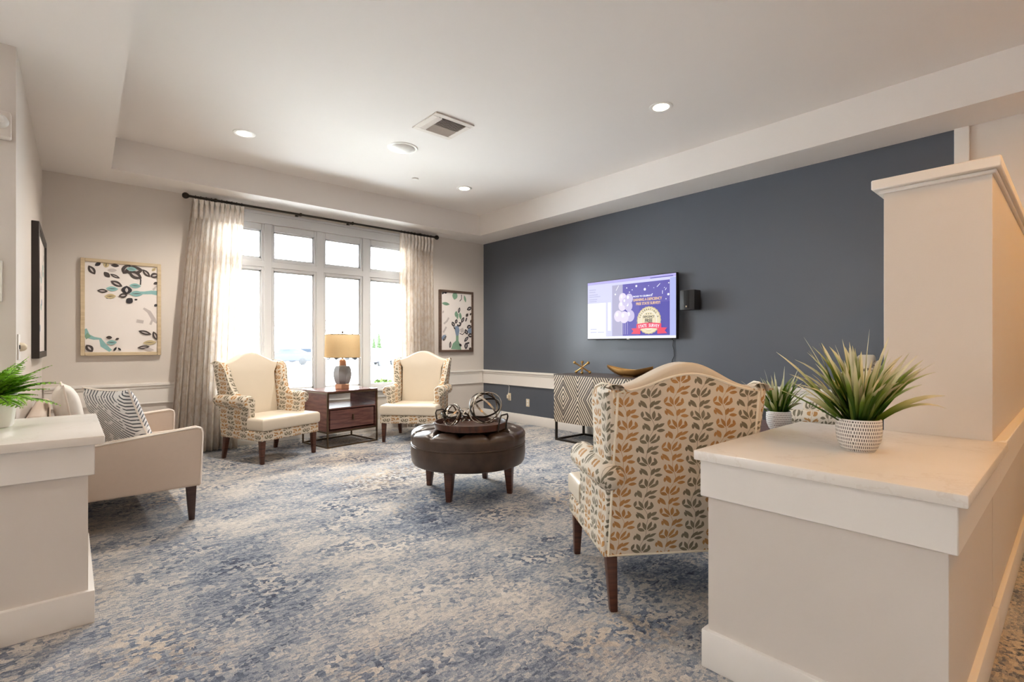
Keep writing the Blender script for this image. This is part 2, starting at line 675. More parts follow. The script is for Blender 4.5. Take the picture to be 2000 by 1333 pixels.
# striped pillow
k = NT('striped_pillow_fabric')
u, v, _ = k.sep(k.coord('UV'))
ln = k.m('ADD', k.m('MULTIPLY', v, 1.0), k.m('MULTIPLY', u, 0.9))
ln = k.m('ADD', ln, k.m('MULTIPLY', k.noise(k.coord('UV'), 3.0, 1.0), 0.012))
st = k.m('GREATER_THAN', k.m('FRACT', k.m('DIVIDE', ln, 0.026)), 0.64)
brk = k.m('GREATER_THAN', k.noise(k.coord('UV'), 16.0, 3.0), 0.42)
k.base(k.mix(k.m('MULTIPLY', st, brk), rgb(238, 238, 238), rgb(86, 94, 102)), 0.8)
M_STRIPE = k.mat
M_PILW = plain('white_pillow_fabric', rgb(240, 236, 230), 0.8, bump=0.15, bscale=400)

# dash-carved pot: UV = (angle*r, height)
k = NT('dash_carved_pot')
bt = k.n('ShaderNodeTexBrick')
bt.offset = 0.5
bt.inputs['Color1'].default_value = rgb(84, 82, 86)
bt.inputs['Color2'].default_value = rgb(118, 114, 114)
bt.inputs['Mortar'].default_value = rgb(232, 230, 226)
bt.inputs['Scale'].default_value = 1.0
bt.inputs['Mortar Size'].default_value = 0.0021
bt.inputs['Mortar Smooth'].default_value = 0.1
bt.inputs['Brick Width'].default_value = 0.0076
bt.inputs['Row Height'].default_value = 0.0132
k.put(bt.inputs['Vector'], k.coord('UV'))
k.base(bt.outputs[0], 0.6)
M_DASH = k.mat

# variegated grass: UV.y along the blade, UV.x across
k = NT('variegated_grass')
u, v, _ = k.sep(k.coord('UV'))
gcol = k.ramp(v, [(0.0, rgb(26, 62, 12)), (0.4, rgb(70, 118, 28)), (0.7, rgb(132, 162, 62)), (0.92, rgb(222, 222, 184))])
pal = k.ramp(v, [(0.0, rgb(50, 92, 22)), (0.3, rgb(130, 160, 70)), (0.55, rgb(206, 210, 156)), (0.8, rgb(236, 232, 206))])
k.base(k.mix(k.m('GREATER_THAN', u, 0.5), gcol, pal), 0.45)
M_GRASS = k.mat

M_ASPH = plain('pale_concrete', rgb(234, 233, 232), 0.9, vary=0.05, scale=3)
M_LAWN = plain('lawn', rgb(80, 96, 44), 0.9, vary=0.2, scale=6)
M_BARK = plain('grey_bark', rgb(74, 70, 68), 0.9)
M_CONIF = plain('conifer_green', rgb(34, 52, 16), 0.8, vary=0.4, scale=8)
M_SHRUB = plain('shrub_green', rgb(58, 80, 14), 0.7, vary=0.4, scale=12)
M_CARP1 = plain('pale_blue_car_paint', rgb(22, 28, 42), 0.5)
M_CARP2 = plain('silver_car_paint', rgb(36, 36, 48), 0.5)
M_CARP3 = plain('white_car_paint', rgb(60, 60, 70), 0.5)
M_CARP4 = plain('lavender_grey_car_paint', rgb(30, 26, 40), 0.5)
M_CARG = plain('car_glass', rgb(34, 40, 48), 0.1)
M_TYRE = plain('tyre_rubber', rgb(30, 30, 32), 0.8)

# ------------------------------------------------------------------ the room
YB, XR = 6.65, 5.23       # window wall, blue wall
ZS, ZT = 2.90, 3.21       # soffit, tray
WX0, WX1, WZ0, WZ1 = 1.20, 3.77, 0.58, 2.70   # window opening

bm = NB()
box(bm, -4.0, XR, -3.0, YB, -0.06, 0.0)
struct('floor', bm, M_CARPET, 'blue grey and cream abstract patterned carpet')

bm = NB()   # window wall with its opening
box(bm, -0.6, WX0, YB, YB + 0.16, 0, ZT + 0.1)
box(bm, WX1, XR + 0.16, YB, YB + 0.16, 0, ZT + 0.1)
box(bm, WX0, WX1, YB, YB + 0.16, 0, WZ0)
box(bm, WX0, WX1, YB, YB + 0.16, WZ1, ZT + 0.1)
struct('wall_back', bm, M_WALL, 'beige wall with the big window')

bm = NB()   # blue accent wall
box(bm, XR, XR + 0.16, 0.61, YB, 0, ZT + 0.1)
struct('wall_right', bm, M_NAVY, 'slate blue accent wall behind the television')
bm = NB()
box(bm, XR, XR + 0.16, -3.0, 0.61, 0, ZT + 0.1)
struct('wall_right.001', bm, M_WALL, 'beige continuation of the accent wall')

bm = NB()   # left wall (slightly skewed) with its end face
prism(bm, [(-0.2, YB), (-0.229, 4.01), (-1.6, 4.01), (-1.6, YB)], 'z', 0, ZT + 0.1, 0)
struct('wall_left', bm, M_WALL, 'short beige wall at the left ending in a corner')

bm = NB()   # ceiling: lowered border round a raised tray
prism(bm, [(0.30, 6.16), (0.235, 2.6), (0.215, -1.6), (0.215, -3.0), (-4.0, -3.0), (-4.0, YB), (0.30, YB)], 'z', ZS, ZT + 0.1, 0)
box(bm, 0.30, XR, 6.16, YB, ZS, ZT + 0.1)
box(bm, 4.77, XR, -3.0, 6.16, ZS, ZT + 0.1)
box(bm, 0.20, 4.78, -1.6, 6.17, ZT, ZT + 0.1)
box(bm, 0.21, 4.78, -3.0, -1.6, ZS, ZT + 0.1)
struct('ceiling', bm, M_CEIL, 'off-white ceiling with a raised tray', angle=20)


def rail(bm, x0, x1, y0, y1, nx, ny):
    """chair rail running along a wall; (nx,ny) points into the room"""
    for (z0, z1, d) in ((0.575, 0.735, 0.016), (0.735, 0.765, 0.024), (0.765, 0.795, 0.036), (0.57, 0.585, 0.02)):
        xa, xb = sorted((x0, x1))
        ya, yb = sorted((y0, y1))
        if nx:
            xa, xb = sorted((x0, x0 + nx * d))
        else:
            ya, yb = sorted((y0, y0 + ny * d))
        box(bm, xa, xb, ya, yb, z0, z1, 0.003, 1)


bm = NB()
rail(bm, -0.19, WX0 - 0.11, YB, YB, 0, -1)
struct('trim_1', bm, M_TRIM, 'white chair rail left of the window')
bm = NB()
rail(bm, WX1 + 0.11, XR - 0.036, YB, YB, 0, -1)
struct('trim_2', bm, M_TRIM, 'white chair rail right of the window')
bm = NB()
rail(bm, XR, XR, 0.66, YB, -1, 0)
struct('trim_3', bm, M_TRIM, 'white chair rail along the slate blue wall')
bm = NB()
box(bm, XR - 0.022, XR, 0.565, 0.655, 1.9, ZS, 0.003, 1)
box(bm, XR - 0.022, XR, 0.615, 0.655, 0.0, 1.9)
struct('trim_4', bm, M_TRIM, 'white vertical trim where blue wall meets beige')


def skirting(bm, x0, x1, y0, y1):
    box(bm, x0, x1, y0, y1, 0, 0.14, 0.004, 2)


bm = NB()
skirting(bm, -0.19, XR - 0.018, YB - 0.016, YB)
struct('baseboard_back', bm, M_TRIM)
bm = NB()
skirting(bm, XR - 0.018, XR, 0.66, YB)
struct('baseboard_right', bm, M_TRIM)

# unseen walls added round the hall to keep sky light out from behind
bm = NB()
box(bm, -4.0, XR + 0.16, -3.16, -3.0, 0, ZT)
struct('wall_front', bm, M_WALL, 'unseen beige wall added behind the photographer')
bm = NB()
box(bm, -4.16, -4.0, -3.16, YB, 0, ZT)
struct('wall_left_far', bm, M_WALL, 'unseen beige wall added at the far left of the hall')

# ---- window
WY = YB + 0.05
win = obj('window_1', NB(), M_WINF)
tag(win, 'large white window with eight panes behind the lamp', kind='structure')
bm = NB()
box(bm, WX0 - 0.10, WX0, YB - 0.022, YB, WZ0 - 0.02, WZ1, 0.004, 1)
box(bm, WX1, WX1 + 0.10, YB - 0.022, YB, WZ0 - 0.02, WZ1, 0.004, 1)
box(bm, WX0 - 0.10, WX1 + 0.10, YB - 0.024, YB, WZ1, WZ1 + 0.11, 0.004, 1)
box(bm, WX0 - 0.12, WX1 + 0.12, YB - 0.04, YB, WZ1 + 0.11, WZ1 + 0.14, 0.004, 1)
obj('window_casing', bm, M_WINF, win)
bm = NB()
box(bm, WX0 - 0.12, WX1 + 0.12, YB - 0.06, YB + 0.10, WZ0 - 0.03, WZ0, 0.006, 2)
box(bm, WX0 - 0.10, WX1 + 0.10, YB - 0.022, YB, WZ0 - 0.12, WZ0 - 0.03, 0.004, 1)
obj('window_sill', bm, M_WINF, win)
bm = NB()
cols = [(1.27, 1.77), (1.91, 2.41), (2.555, 3.05), (3.20, 3.70)]
rows = [(0.64, 2.13), (2.275, 2.62)]
xs = [WX0] + [v for c in cols for v in c] + [WX1]
for i in range(0, len(xs), 2):       # posts
    box(bm, xs[i], xs[i + 1], WY - 0.045, WY + 0.05, WZ0, WZ1, 0.004, 1)
for c in cols:
    box(bm, c[0], c[1], WY - 0.045, WY + 0.05, WZ0, 0.64, 0.004, 1)
    box(bm, c[0], c[1], WY - 0.045, WY + 0.05, 2.13, 2.275, 0.004, 1)
    box(bm, c[0], c[1], WY - 0.045, WY + 0.05, 2.62, WZ1, 0.004, 1)
    for r in rows:                   # slim inner glazing stops, one step back
        for (a, b, p, q) in ((c[0], c[0] + 0.018, r[0], r[1]), (c[1] - 0.018, c[1], r[0], r[1]), (c[0], c[1], r[0], r[0] + 0.018), (c[0], c[1], r[1] - 0.018, r[1])):
            box(bm, a, b, WY - 0.015, WY + 0.02, p, q)
# heavier flat mullion covers between the units
for (a, b) in ((1.795, 1.885), (2.435, 2.53), (3.075, 3.175)):
    box(bm, a, b, WY - 0.062, WY - 0.04, WZ0, WZ1, 0.004, 1)
box(bm, WX0, WX1, WY - 0.060, WY - 0.04, 2.165, 2.24, 0.004, 1)
obj('window_frame', bm, M_WINF, win)
for c in cols:
    for r in rows:
        bm = NB()
        box(bm, c[0] + 0.01, c[1] - 0.01, WY, WY + 0.006, r[0] + 0.01, r[1] - 0.01)
        obj('pane', bm, M_GLASS, win)

# ---- half walls
# left half wall
bm = NB()
box(bm, -1.5, 0.06, 2.845, 3.69, 0, 0.773, 0.002, 1)
struct('wall_left_low', bm, M_WALL, 'low beige half wall at the left under a worktop')
bm = NB()
box(bm, -1.5, 0.082, 2.823, 3.712, 0, 0.14, 0.004, 2)
struct('baseboard_left_low', bm, M_TRIM)
bm = NB()
box(bm, -1.5, 0.082, 2.823, 3.712, 0.64, 0.772, 0.003, 1)
struct('trim_5', bm, M_TRIM, 'white band under the left worktop')
bm = NB()
box(bm, -1.5, 0.115, 2.795, 3.735, 0.7735, 0.81, 0.005, 2)
tag(obj('countertop', bm, M_STONE), 'white stone countertop on the left half wall under the fern', 'countertop')
# right half wall
bm = NB()
box(bm, 1.79, 2.80, 0.235, 0.92, 0, 0.773, 0.002, 1)
struct('wall_right_low', bm, M_WALL, 'low beige half wall in the right foreground')
bm = NB()
box(bm, 1.772, 2.81, 0.215, 0.938, 0, 0.14, 0.004, 2)
struct('baseboard_right_low', bm, M_TRIM)
bm = NB()
box(bm, 1.768, 2.81, 0.213, 0.94, 0.638, 0.772, 0.003, 1)
struct('trim_6', bm, M_TRIM, 'white band under the right worktop')
bm = NB()
box(bm, 1.745, 2.815, 0.19, 0.955, 0.7735, 0.81, 0.005, 2)
tag(obj('countertop', bm, M_STONE), 'white veined countertop on the right half wall under the big grass pot', 'countertop')
# tall half wall running back to the blue wall
bm = NB()
box(bm, 2.82, XR - 0.03, 0.235, 0.60, 0, 1.915, 0.002, 1)
struct('wall_right_tall', bm, M_WALL, 'tall beige half wall running back to the blue wall')
bm = NB()
box(bm, 2.78, XR - 0.03, 0.207, 0.640, 1.917, 1.962, 0.004, 1)
box(bm, 2.806, XR - 0.03, 0.222, 0.618, 1.90, 1.917, 0.004, 1)
struct('trim_7', bm, M_TRIM, 'white cap on the tall half wall')
bm = NB()
box(bm, 2.812, XR - 0.03, 0.213, 0.235, 0.638, 0.772, 0.003, 1)
box(bm, 2.812, XR - 0.03, 0.196, 0.235, 0.772, 0.81, 0.003, 1)
struct('trim_8', bm, M_TRIM, 'white rail along the hallway side of the tall half wall')
bm = NB()
box(bm, 2.812, XR - 0.03, 0.215, 0.235, 0, 0.14, 0.004, 2)
struct('baseboard_hallway', bm, M_TRIM)

# ------------------------------------------------------------------ ceiling fittings
M_LENS = emit('lit_downlight_lens', (1.0, 0.86, 0.62, 1), 9.0)


def downlight(x, y, label, en):
    t = thing('ceiling_downlight', label, 'ceiling light', (x, y, ZT), 0, 'recessed ceiling downlights')
    b = NB()
    lathe(b, [(0.062, -0.002), (0.085, -0.008), (0.096, -0.004), (0.098, 0.0)], 36)
    # trim ring only: remove the cap over the lens
    obj('trim_ring', b, M_SPRK, t)
    b = NB()
    lathe(b, [(0.0, -0.0105), (0.03, -0.0102), (0.06, -0.0085), (0.066, -0.005)], 28)
    obj('lens', b, M_LENS, t)
    l = lamp('downlight_beam', 'SPOT', (x, y, ZT - 0.03), en, WARM, size=0.06, spot_size=math.radians(140), spot_blend=0.7)
    return t


downlight(1.24, 5.24, 'lit recessed downlight in the ceiling near the left curtain', 220)
downlight(3.735, 2.335, 'lit recessed downlight in the ceiling above the armchair back', 60)
downlight(3.785, 5.21, 'lit recessed downlight in the ceiling near the far blue corner', 240)
lamp('downlight_beam', 'SPOT', (1.24, 2.335, ZT - 0.03), 15, WARM, size=0.06, spot_size=math.radians(140), spot_blend=0.7)

t = thing('ceiling_speaker', 'round white domed speaker flush on the ceiling beside the vent', 'speaker', (2.54, 4.56, ZT))
bm = NB()
lathe(bm, [(0.0, -0.034), (0.06, -0.031), (0.105, -0.02), (0.122, -0.008), (0.124, -0.004)], 40)
obj('dome', bm, M_SPRK, t)
bm = NB()
lathe(bm, [(0.120, -0.006), (0.145, -0.008), (0.152, -0.003), (0.152, 0.0)], 40)
obj('rim', bm, M_SPRK, t)

t = thing('ceiling_vent', 'square white ceiling air vent with slatted louvres', 'vent', (2.565, 3.86, ZT))
bm = NB()
for (a, b, c, d) in ((-0.205, 0.205, -0.205, -0.15), (-0.205, 0.205, 0.15, 0.205), (-0.205, -0.15, -0.15, 0.15), (0.15, 0.205, -0.15, 0.15)):
    box(bm, a, b, c, d, -0.012, 0, 0.003, 1)
obj('frame', bm, M_VENT, t)
bm = NB()
box(bm, -0.15, 0.15, -0.15, 0.15, -0.0022, -0.0002)
obj('backing', bm, M_DARK, t)
bm = NB()
for i in range(7):
    yy = -0.135 + i * 0.021
    box(bm, -0.10, 0.15, -0.009, 0.009, -0.0015, 0.0015, 0, 1, Matrix.Translation((0, yy, -0.012)) @ Matrix.Rotation(math.radians(38), 4, 'X'))
for i in range(6):
    yy = 0.022 + i * 0.022
    box(bm, -0.10, 0.15, -0.009, 0.009, -0.0015, 0.0015, 0, 1, Matrix.Translation((0, yy, -0.012)) @ Matrix.Rotation(math.radians(-38), 4, 'X'))
for xx in (-0.112, -0.138):
    box(bm, -0.0015, 0.0015, -0.15, 0.15, -0.010, 0.010, 0, 1, Matrix.Translation((xx, 0, -0.012)) @ Matrix.Rotation(math.radians(-38), 4, 'Y'))
obj('louvre', bm, M_VENT, t)

t = thing('fire_sprinkler', 'small white fire sprinkler cap on the ceiling', 'sprinkler', (3.12, 5.30, ZT))
bm = NB()
lathe(bm, [(0.0, -0.012), (0.035, -0.011), (0.042, -0.003), (0.042, 0)], 24)
obj('cap', bm, M_SPRK, t)

# ------------------------------------------------------------------ curtains and rod
ROD_Y, ROD_Z = 6.49, 2.845
rod = thing('curtain_rod', 'long dark bronze curtain rod above the window', 'curtain rod', (0, ROD_Y, ROD_Z))
bm = NB()
tube(bm, [(0.985, 0, 0), (4.165, 0, 0)], 0.0125, 12)
obj('pole', bm, M_BLKMET, rod)
for sx, x in ((-1, 0.985), (1, 4.165)):
    bm = NB()
    lathe(bm, [(0.0, -0.036), (0.02, -0.031), (0.033, -0.014), (0.034, 0.004), (0.026, 0.022), (0.014, 0.032), (0.0125, 0.05)], 20,
          Matrix.Translation((x + sx * 0.03, 0, 0)) @ Matrix.Rotation(-sx * PI / 2, 4, 'Y'))
    obj('finial', bm, M_BLKMET, rod)
for x in (1.24, 2.18, 2.86, 3.9):
    bm = NB()
    tube(bm, [(x, YB - ROD_Y, 0.0), (x, 0.02, 0.0), (x, 0.0, -0.018)], 0.006, 8)
    box(bm, x - 0.012, x + 0.012, -0.018, 0.018, -0.02, 0.018, 0.003, 1)
    box(bm, x - 0.018, x + 0.018, YB - ROD_Y - 0.006, YB - ROD_Y, -0.035, 0.035, 0.002, 1)
    obj('bracket', bm, M_BLKMET, rod)


def curtain(xt0, xt1, xb0, xb1, folds, label, seed):
    rnd = random.Random(seed)
    t = thing('curtain', label, 'curtain', ((xt0 + xt1) / 2, ROD_Y, 0), 0, 'window curtains')
    ox = (xt0 + xt1) / 2
    b = NB()
    nu, nv = folds * 12, 44
    ph = [rnd.uniform(-0.5, 0.5) for _ in range(folds + 2)]
    am = [rnd.uniform(0.75, 1.25) for _ in range(folds + 2)]
    uvl = b.loops.layers.uv.new('UVMap')
    grid = []
    z0, z1 = 0.015, ROD_Z - 0.02
    for j in range(nv + 1):
        h = j / nv
        z = z0 + (z1 - z0) * h
        row = []
        for i in range(nu + 1):
            s = i / nu
            f = s * folds
            kk = int(f)
            a0, p0 = am[kk], ph[kk]
            x = (xb0 + (xb1 - xb0) * s) * (1 - h) ** 0.8 + (xt0 + (xt1 - xt0) * s) * (1 - (1 - h) ** 0.8)
            amp = 0.042 * a0 * (1 - 0.45 * h) + 0.012 * (1 - h)
            if h > 0.955:
                amp *= 0.55
            wv = math.sin(2 * PI * f + 0.5 * p0 * (1 - h)) + 0.22 * math.sin(4 * PI * f + 3 * p0)
            pin = math.exp(-((h - 0.94) / 0.018) ** 2)
            y = amp * wv * (1 - 0.35 * pin) - 0.005
            row.append(b.verts.new((x - ox + 0.008 * math.sin(2 * PI * f * 2) * (1 - 0.5 * h), y, z)))
        grid.append(row)
    for j in range(nv):
        for i in range(nu):
            f = b.faces.new((grid[j][i], grid[j][i + 1], grid[j + 1][i + 1], grid[j + 1][i]))
            for l, (a, c) in zip(f.loops, ((i, j), (i + 1, j), (i + 1, j + 1), (i, j + 1))):
                l[uvl].uv = (a / nu * folds * 0.16, c / nv * 2.8)
    bmesh.ops.solidify(b, geom=b.faces[:], thickness=0.004)
    obj('drape', b, M_CURT, t, angle=80, uv=False)
    b = NB()   # pinch pleat heading
    for q in range(folds):
        x = xt0 + (xt1 - xt0) * (q + 0.5) / folds - ox
        for dx in (-0.009, 0.0, 0.009):
            tube(b, [(x + dx * 1.6, -0.028, ROD_Z - 0.03), (x + dx * 0.8, -0.042, ROD_Z - 0.085), (x + dx, -0.036, ROD_Z - 0.16), (x + dx * 1.3, -0.02, ROD_Z - 0.24)], [0.010, 0.008, 0.009, 0.003], 6)
    obj('pleat_heading', b, M_CURT, t, uv=True)
    for q in range(folds):
        b = NB()
        x = xt0 + (xt1 - xt0) * (q + 0.5) / folds - ox
        tube(b, [(x + 0.0, 0.019 * math.cos(w * PI / 6), ROD_Z + 0.019 * math.sin(w * PI / 6)) for w in range(12)], 0.0025, 6, True)
        obj('ring', b, M_BLKMET, t)
    return t


curtain(1.02, 1.535, 0.80, 1.47, 10, 'pale patterned curtain gathered at the left side of the window', 3)
curtain(3.565, 4.12, 3.55, 4.16, 10, 'pale patterned curtain at the right of the window beside the brown framed art', 8)

# ------------------------------------------------------------------ wing armchairs
def camel(x, hw, lo, hi):
    return lo + (hi - lo) * (0.5 + 0.5 * math.cos(PI * min(1.0, abs(x) / hw)))


LEAN = 0.15


def lean(bm, z0=0.30):
    for v in bm.verts:
        v.co.y -= LEAN * max(0.0, v.co.z - z0)


def wing_chair(label, loc, rz):
    t = thing('wing_armchair', label, 'armchair', loc, rz, 'wing armchairs')
    # lower frame
    b = NB()
    box(b, -0.355, 0.355, -0.335, 0.325, 0.235, 0.335, 0.012, 3)
    obj('seat_frame', b, M_LEAF, t)
    # T cushion
    b = NB()
    T = [(-0.355, 0.10), (-0.355, 0.345), (0.355, 0.345), (0.355, 0.10), (0.27, 0.10), (0.27, -0.20), (-0.27, -0.20), (-0.27, 0.10)]
    prism(b, T, 'z', 0.335, 0.462, 0.03, 4)
    bmesh.ops.triangulate(b, faces=[f for f in b.faces if len(f.verts) > 4])
    obj('seat_cushion', b, M_CREAM, t)
    # inner back with camel top (the cream band seen from behind belongs to it)
    b = NB()
    xs_ = [-0.325 + 0.65 * i / 26 for i in range(27)]
    out = [(-0.262, 0.33), (0.262, 0.33), (0.27, 0.9), (0.325, 0.99)] + [(x, camel(x, 0.325, 1.015, 1.125)) for x in reversed(xs_)] + [(-0.325, 0.99), (-0.27, 0.9)]
    prism(b, out, 'y', -0.322, -0.205, 0.026, 4)
    lean(b)
    obj('backrest', b, M_CREAM, t, angle=50)
    # outside back panel
    b = NB()
    out = [(-0.335, 0.245), (0.335, 0.245), (0.325, 1.0)] + [(x, camel(x, 0.325, 1.0, 1.075)) for x in reversed(xs_[1:-1])] + [(-0.325, 1.0)]
    prism(b, out, 'y', -0.348, -0.300, 0.010, 3)
    lean(b)
    ob = obj('outside_back', b, M_LEAF, t)
    b = NB()
    line = [(-0.335, -0.346, 0.25), (-0.33, -0.346, 0.62), (-0.325, -0.346, 0.995)] + [(x, -0.346, camel(x, 0.325, 1.0, 1.075)) for x in xs_[1:-1]] + [(0.325, -0.346, 0.995), (0.33, -0.346, 0.62), (0.335, -0.346, 0.25)]
    tube(b, line + [(0.0, -0.346, 0.25)], 0.006, 6, True)
    lean(b)
    obj('piping', b, M_PIPE, ob)
    # side panels: wing flowing into the arm, with a rolled scroll
    prof = [(-0.345, 0.245), (-0.345, 0.62), (-0.345, 0.97), (-0.335, 1.005), (-0.305, 1.03), (-0.24, 1.03), (-0.185, 1.012), (-0.145, 0.975), (-0.125, 0.92),
            (-0.122, 0.85), (-0.132, 0.78), (-0.138, 0.73), (-0.125, 0.695), (-0.09, 0.68), (0.02, 0.672), (0.085, 0.662), (0.118, 0.63), (0.125, 0.58), (0.118, 0.45), (0.118, 0.245)]
    for sx in (-1, 1):
        b = NB()
        a0, a1 = sorted((sx * 0.272, sx * 0.348))
        prism(b, prof, 'x', a0, a1, 0.022, 3)
        capsule = [(0.0, -0.25), (0.045, -0.235), (0.066, -0.19), (0.068, 0.0), (0.068, 0.24), (0.060, 0.262), (0.0, 0.266)]
        lathe(b, capsule, 20, Matrix.Translation((sx * 0.335, -0.145, 0.615)) @ Matrix.Rotation(-PI / 2, 4, 'X') @ Matrix.Diagonal((1, 1, 1, 1)))
        for v in b.verts:
            z = v.co.z
            if z > 0.70:
                v.co.y -= LEAN * (z - 0.30) * min(1.0, (z - 0.70) / 0.12) if v.co.y > -0.30 else 0
                v.co.x += sx * 0.045 * (z - 0.70) / 0.33 * max(0.0, min(1.0, (v.co.y + 0.36 + LEAN * (z - 0.3)) / 0.2))
            if v.co.y < -0.30:
                v.co.y -= LEAN * max(0.0, z - 0.30) if z <= 1.2 else 0
        bmesh.ops.recalc_face_normals(b, faces=b.faces[:])
        uvl = b.loops.layers.uv.new('UVMap')
        for f in b.faces:
            ax_y = abs(f.normal.y) > 0.75
            for l in f.loops:
                c = l.vert.co
                l[uvl].uv = (c.x, c.z) if ax_y else (c.y, c.z + abs(abs(c.x) - 0.31))
        side = obj('wing_side', b, M_LEAF, t, angle=50, uv=False)
        b = NB()
        pl = []
        for (y, z) in prof[2:19]:
            yy, xx = y, sx * 0.340
            if z > 0.70 and y > -0.30:
                yy -= LEAN * (z - 0.30) * min(1.0, (z - 0.70) / 0.12)
            elif y <= -0.30:
                yy -= LEAN * (z - 0.30)
            if z > 0.70:
                xx += sx * 0.045 * (z - 0.70) / 0.33 * max(0.0, min(1.0, (yy + 0.36 + LEAN * (z - 0.3)) / 0.2))
            pl.append((xx, yy, z))
        tube(b, pl[:10], 0.005, 6)
        obj('piping', b, M_PIPE, side)
    for sx in (-1, 1):
        b = NB()
        taper(b, sx * 0.318, 0.285, sx * 0.315, 0.28, 0, 0.25, 0.017, 0.027)
        obj('leg', b, M_DWOOD, t)
        b = NB()
        taper(b, sx * 0.312, -0.345, sx * 0.31, -0.295, 0, 0.25, 0.017, 0.026)
        obj('leg', b, M_DWOOD, t)
    return t


wing_chair('cream wing armchair beside the left curtain, turned toward the ottoman', (1.645, 5.82, 0), math.radians(-159))
wing_chair('cream wing armchair by the window near the brown framed art', (3.35, 5.68, 0), math.radians(133))
wing_chair('leaf print wing armchair seen from behind next to the right countertop', (2.295, 1.505, 0), math.radians(-34.4))
wing_chair('wing armchair against the blue wall, mostly hidden behind the big grass pot', (4.76, 1.52, 0), math.radians(8))

# ------------------------------------------------------------------ sofa
sofa = thing('loveseat', 'taupe two-seat sofa with dark legs behind the left half wall', 'sofa', (0.0, 4.66, 0))
Y0, Y1 = -0.66, 0.66
for (ya, yb) in ((Y0, Y0 + 0.065), (Y1 - 0.065, Y1)):
    bm = NB()
    side = [(-0.19, 0.235), (0.672, 0.235), (0.682, 0.25), (0.692, 0.60), (0.685, 0.628), (0.655, 0.638), (0.40, 0.612), (0.10, 0.578), (-0.19, 0.56)]
    prism(bm, side, 'y', ya, yb, 0.018, 3)
    arm = obj('armrest', bm, M_SOFA, sofa)
    bm = NB()
    for yy in (ya + 0.004, yb - 0.004):
        tube(bm, [(0.676, yy, 0.245), (0.69, yy, 0.60), (0.683, yy, 0.628), (0.655, yy, 0.638), (0.40, yy, 0.612), (0.10, yy, 0.578), (-0.14, yy, 0.56)], 0.0055, 6)
    obj('welt', bm, M_WELT, arm)
bm = NB()
box(bm, -0.15, 0.66, Y0 + 0.06, Y1 - 0.06, 0.235, 0.33, 0.012, 2)
obj('seat_frame', bm, M_SOFA, sofa)
for ya in (Y0 + 0.066, 0.003):
    bm = NB()
    box(bm, -0.10, 0.685, ya, ya + 0.591, 0.33, 0.465, 0.035, 4)
    obj('seat_cushion', bm, M_SOFA, sofa)
bm = NB()
box(bm, -0.195, -0.11, Y0 + 0.01, Y1 - 0.01, 0.235, 0.79, 0.03, 3)
obj('backrest', bm, M_SOFA, sofa)
for x in (0.63, -0.10):
    for y in (Y0 + 0.05, Y1 - 0.05):
        bm = NB()
        taper(bm, x, y, x - 0.004, y, 0, 0.24, 0.017, 0.030)
        obj('leg', bm, M_ESP, sofa)


def throw_pillow(label, loc, yaw, tilt, w, th, mat, roll=0.0):
    t = thing('throw_pillow', label, 'pillow', loc, 0, 'sofa throw pillows')
    b = NB()
    M = Matrix.Rotation(yaw, 4, 'Z') @ Matrix.Rotation(tilt, 4, 'X') @ Matrix.Rotation(roll, 4, 'Y')
    pillow(b, w, w, th, Matrix.Identity(4))
    uvl = b.loops.layers.uv.new('UVMap')
    for f in b.faces:
        for l in f.loops:
            l[uvl].uv = (l.vert.co.x, l.vert.co.z)
    c = obj('cover', b, mat, t, angle=80, uv=False)
    c.matrix_local = M
    b = NB()
    pts = []
    n = 16
    for e in range(4):
        for i in range(n):
            a = 2 * i / n - 1
            p = {0: (a, -1), 1: (1, a), 2: (-a, 1), 3: (-1, -a)}[e]
            pin = 1 - 0.07 * (1 - p[1] ** 2) * abs(p[0]) ** 2
            pin2 = 1 - 0.07 * (1 - p[0] ** 2) * abs(p[1]) ** 2
            pts.append((p[0] * w / 2 * pin, 0, p[1] * w / 2 * pin2))
    tube(b, pts, 0.006, 6, True)
    wl = obj('welt', b, M_WELT, t)
    wl.matrix_local = M
    return t


throw_pillow('blue grey striped throw pillow on the sofa behind the countertop end', (0.25, 4.27, 0.705), math.radians(-62), math.radians(22), 0.46, 0.15, M_STRIPE)
throw_pillow('plain white throw pillow on the sofa beside the fern', (0.0, 4.70, 0.70), math.radians(-88), math.radians(10), 0.47, 0.15, M_PILW)

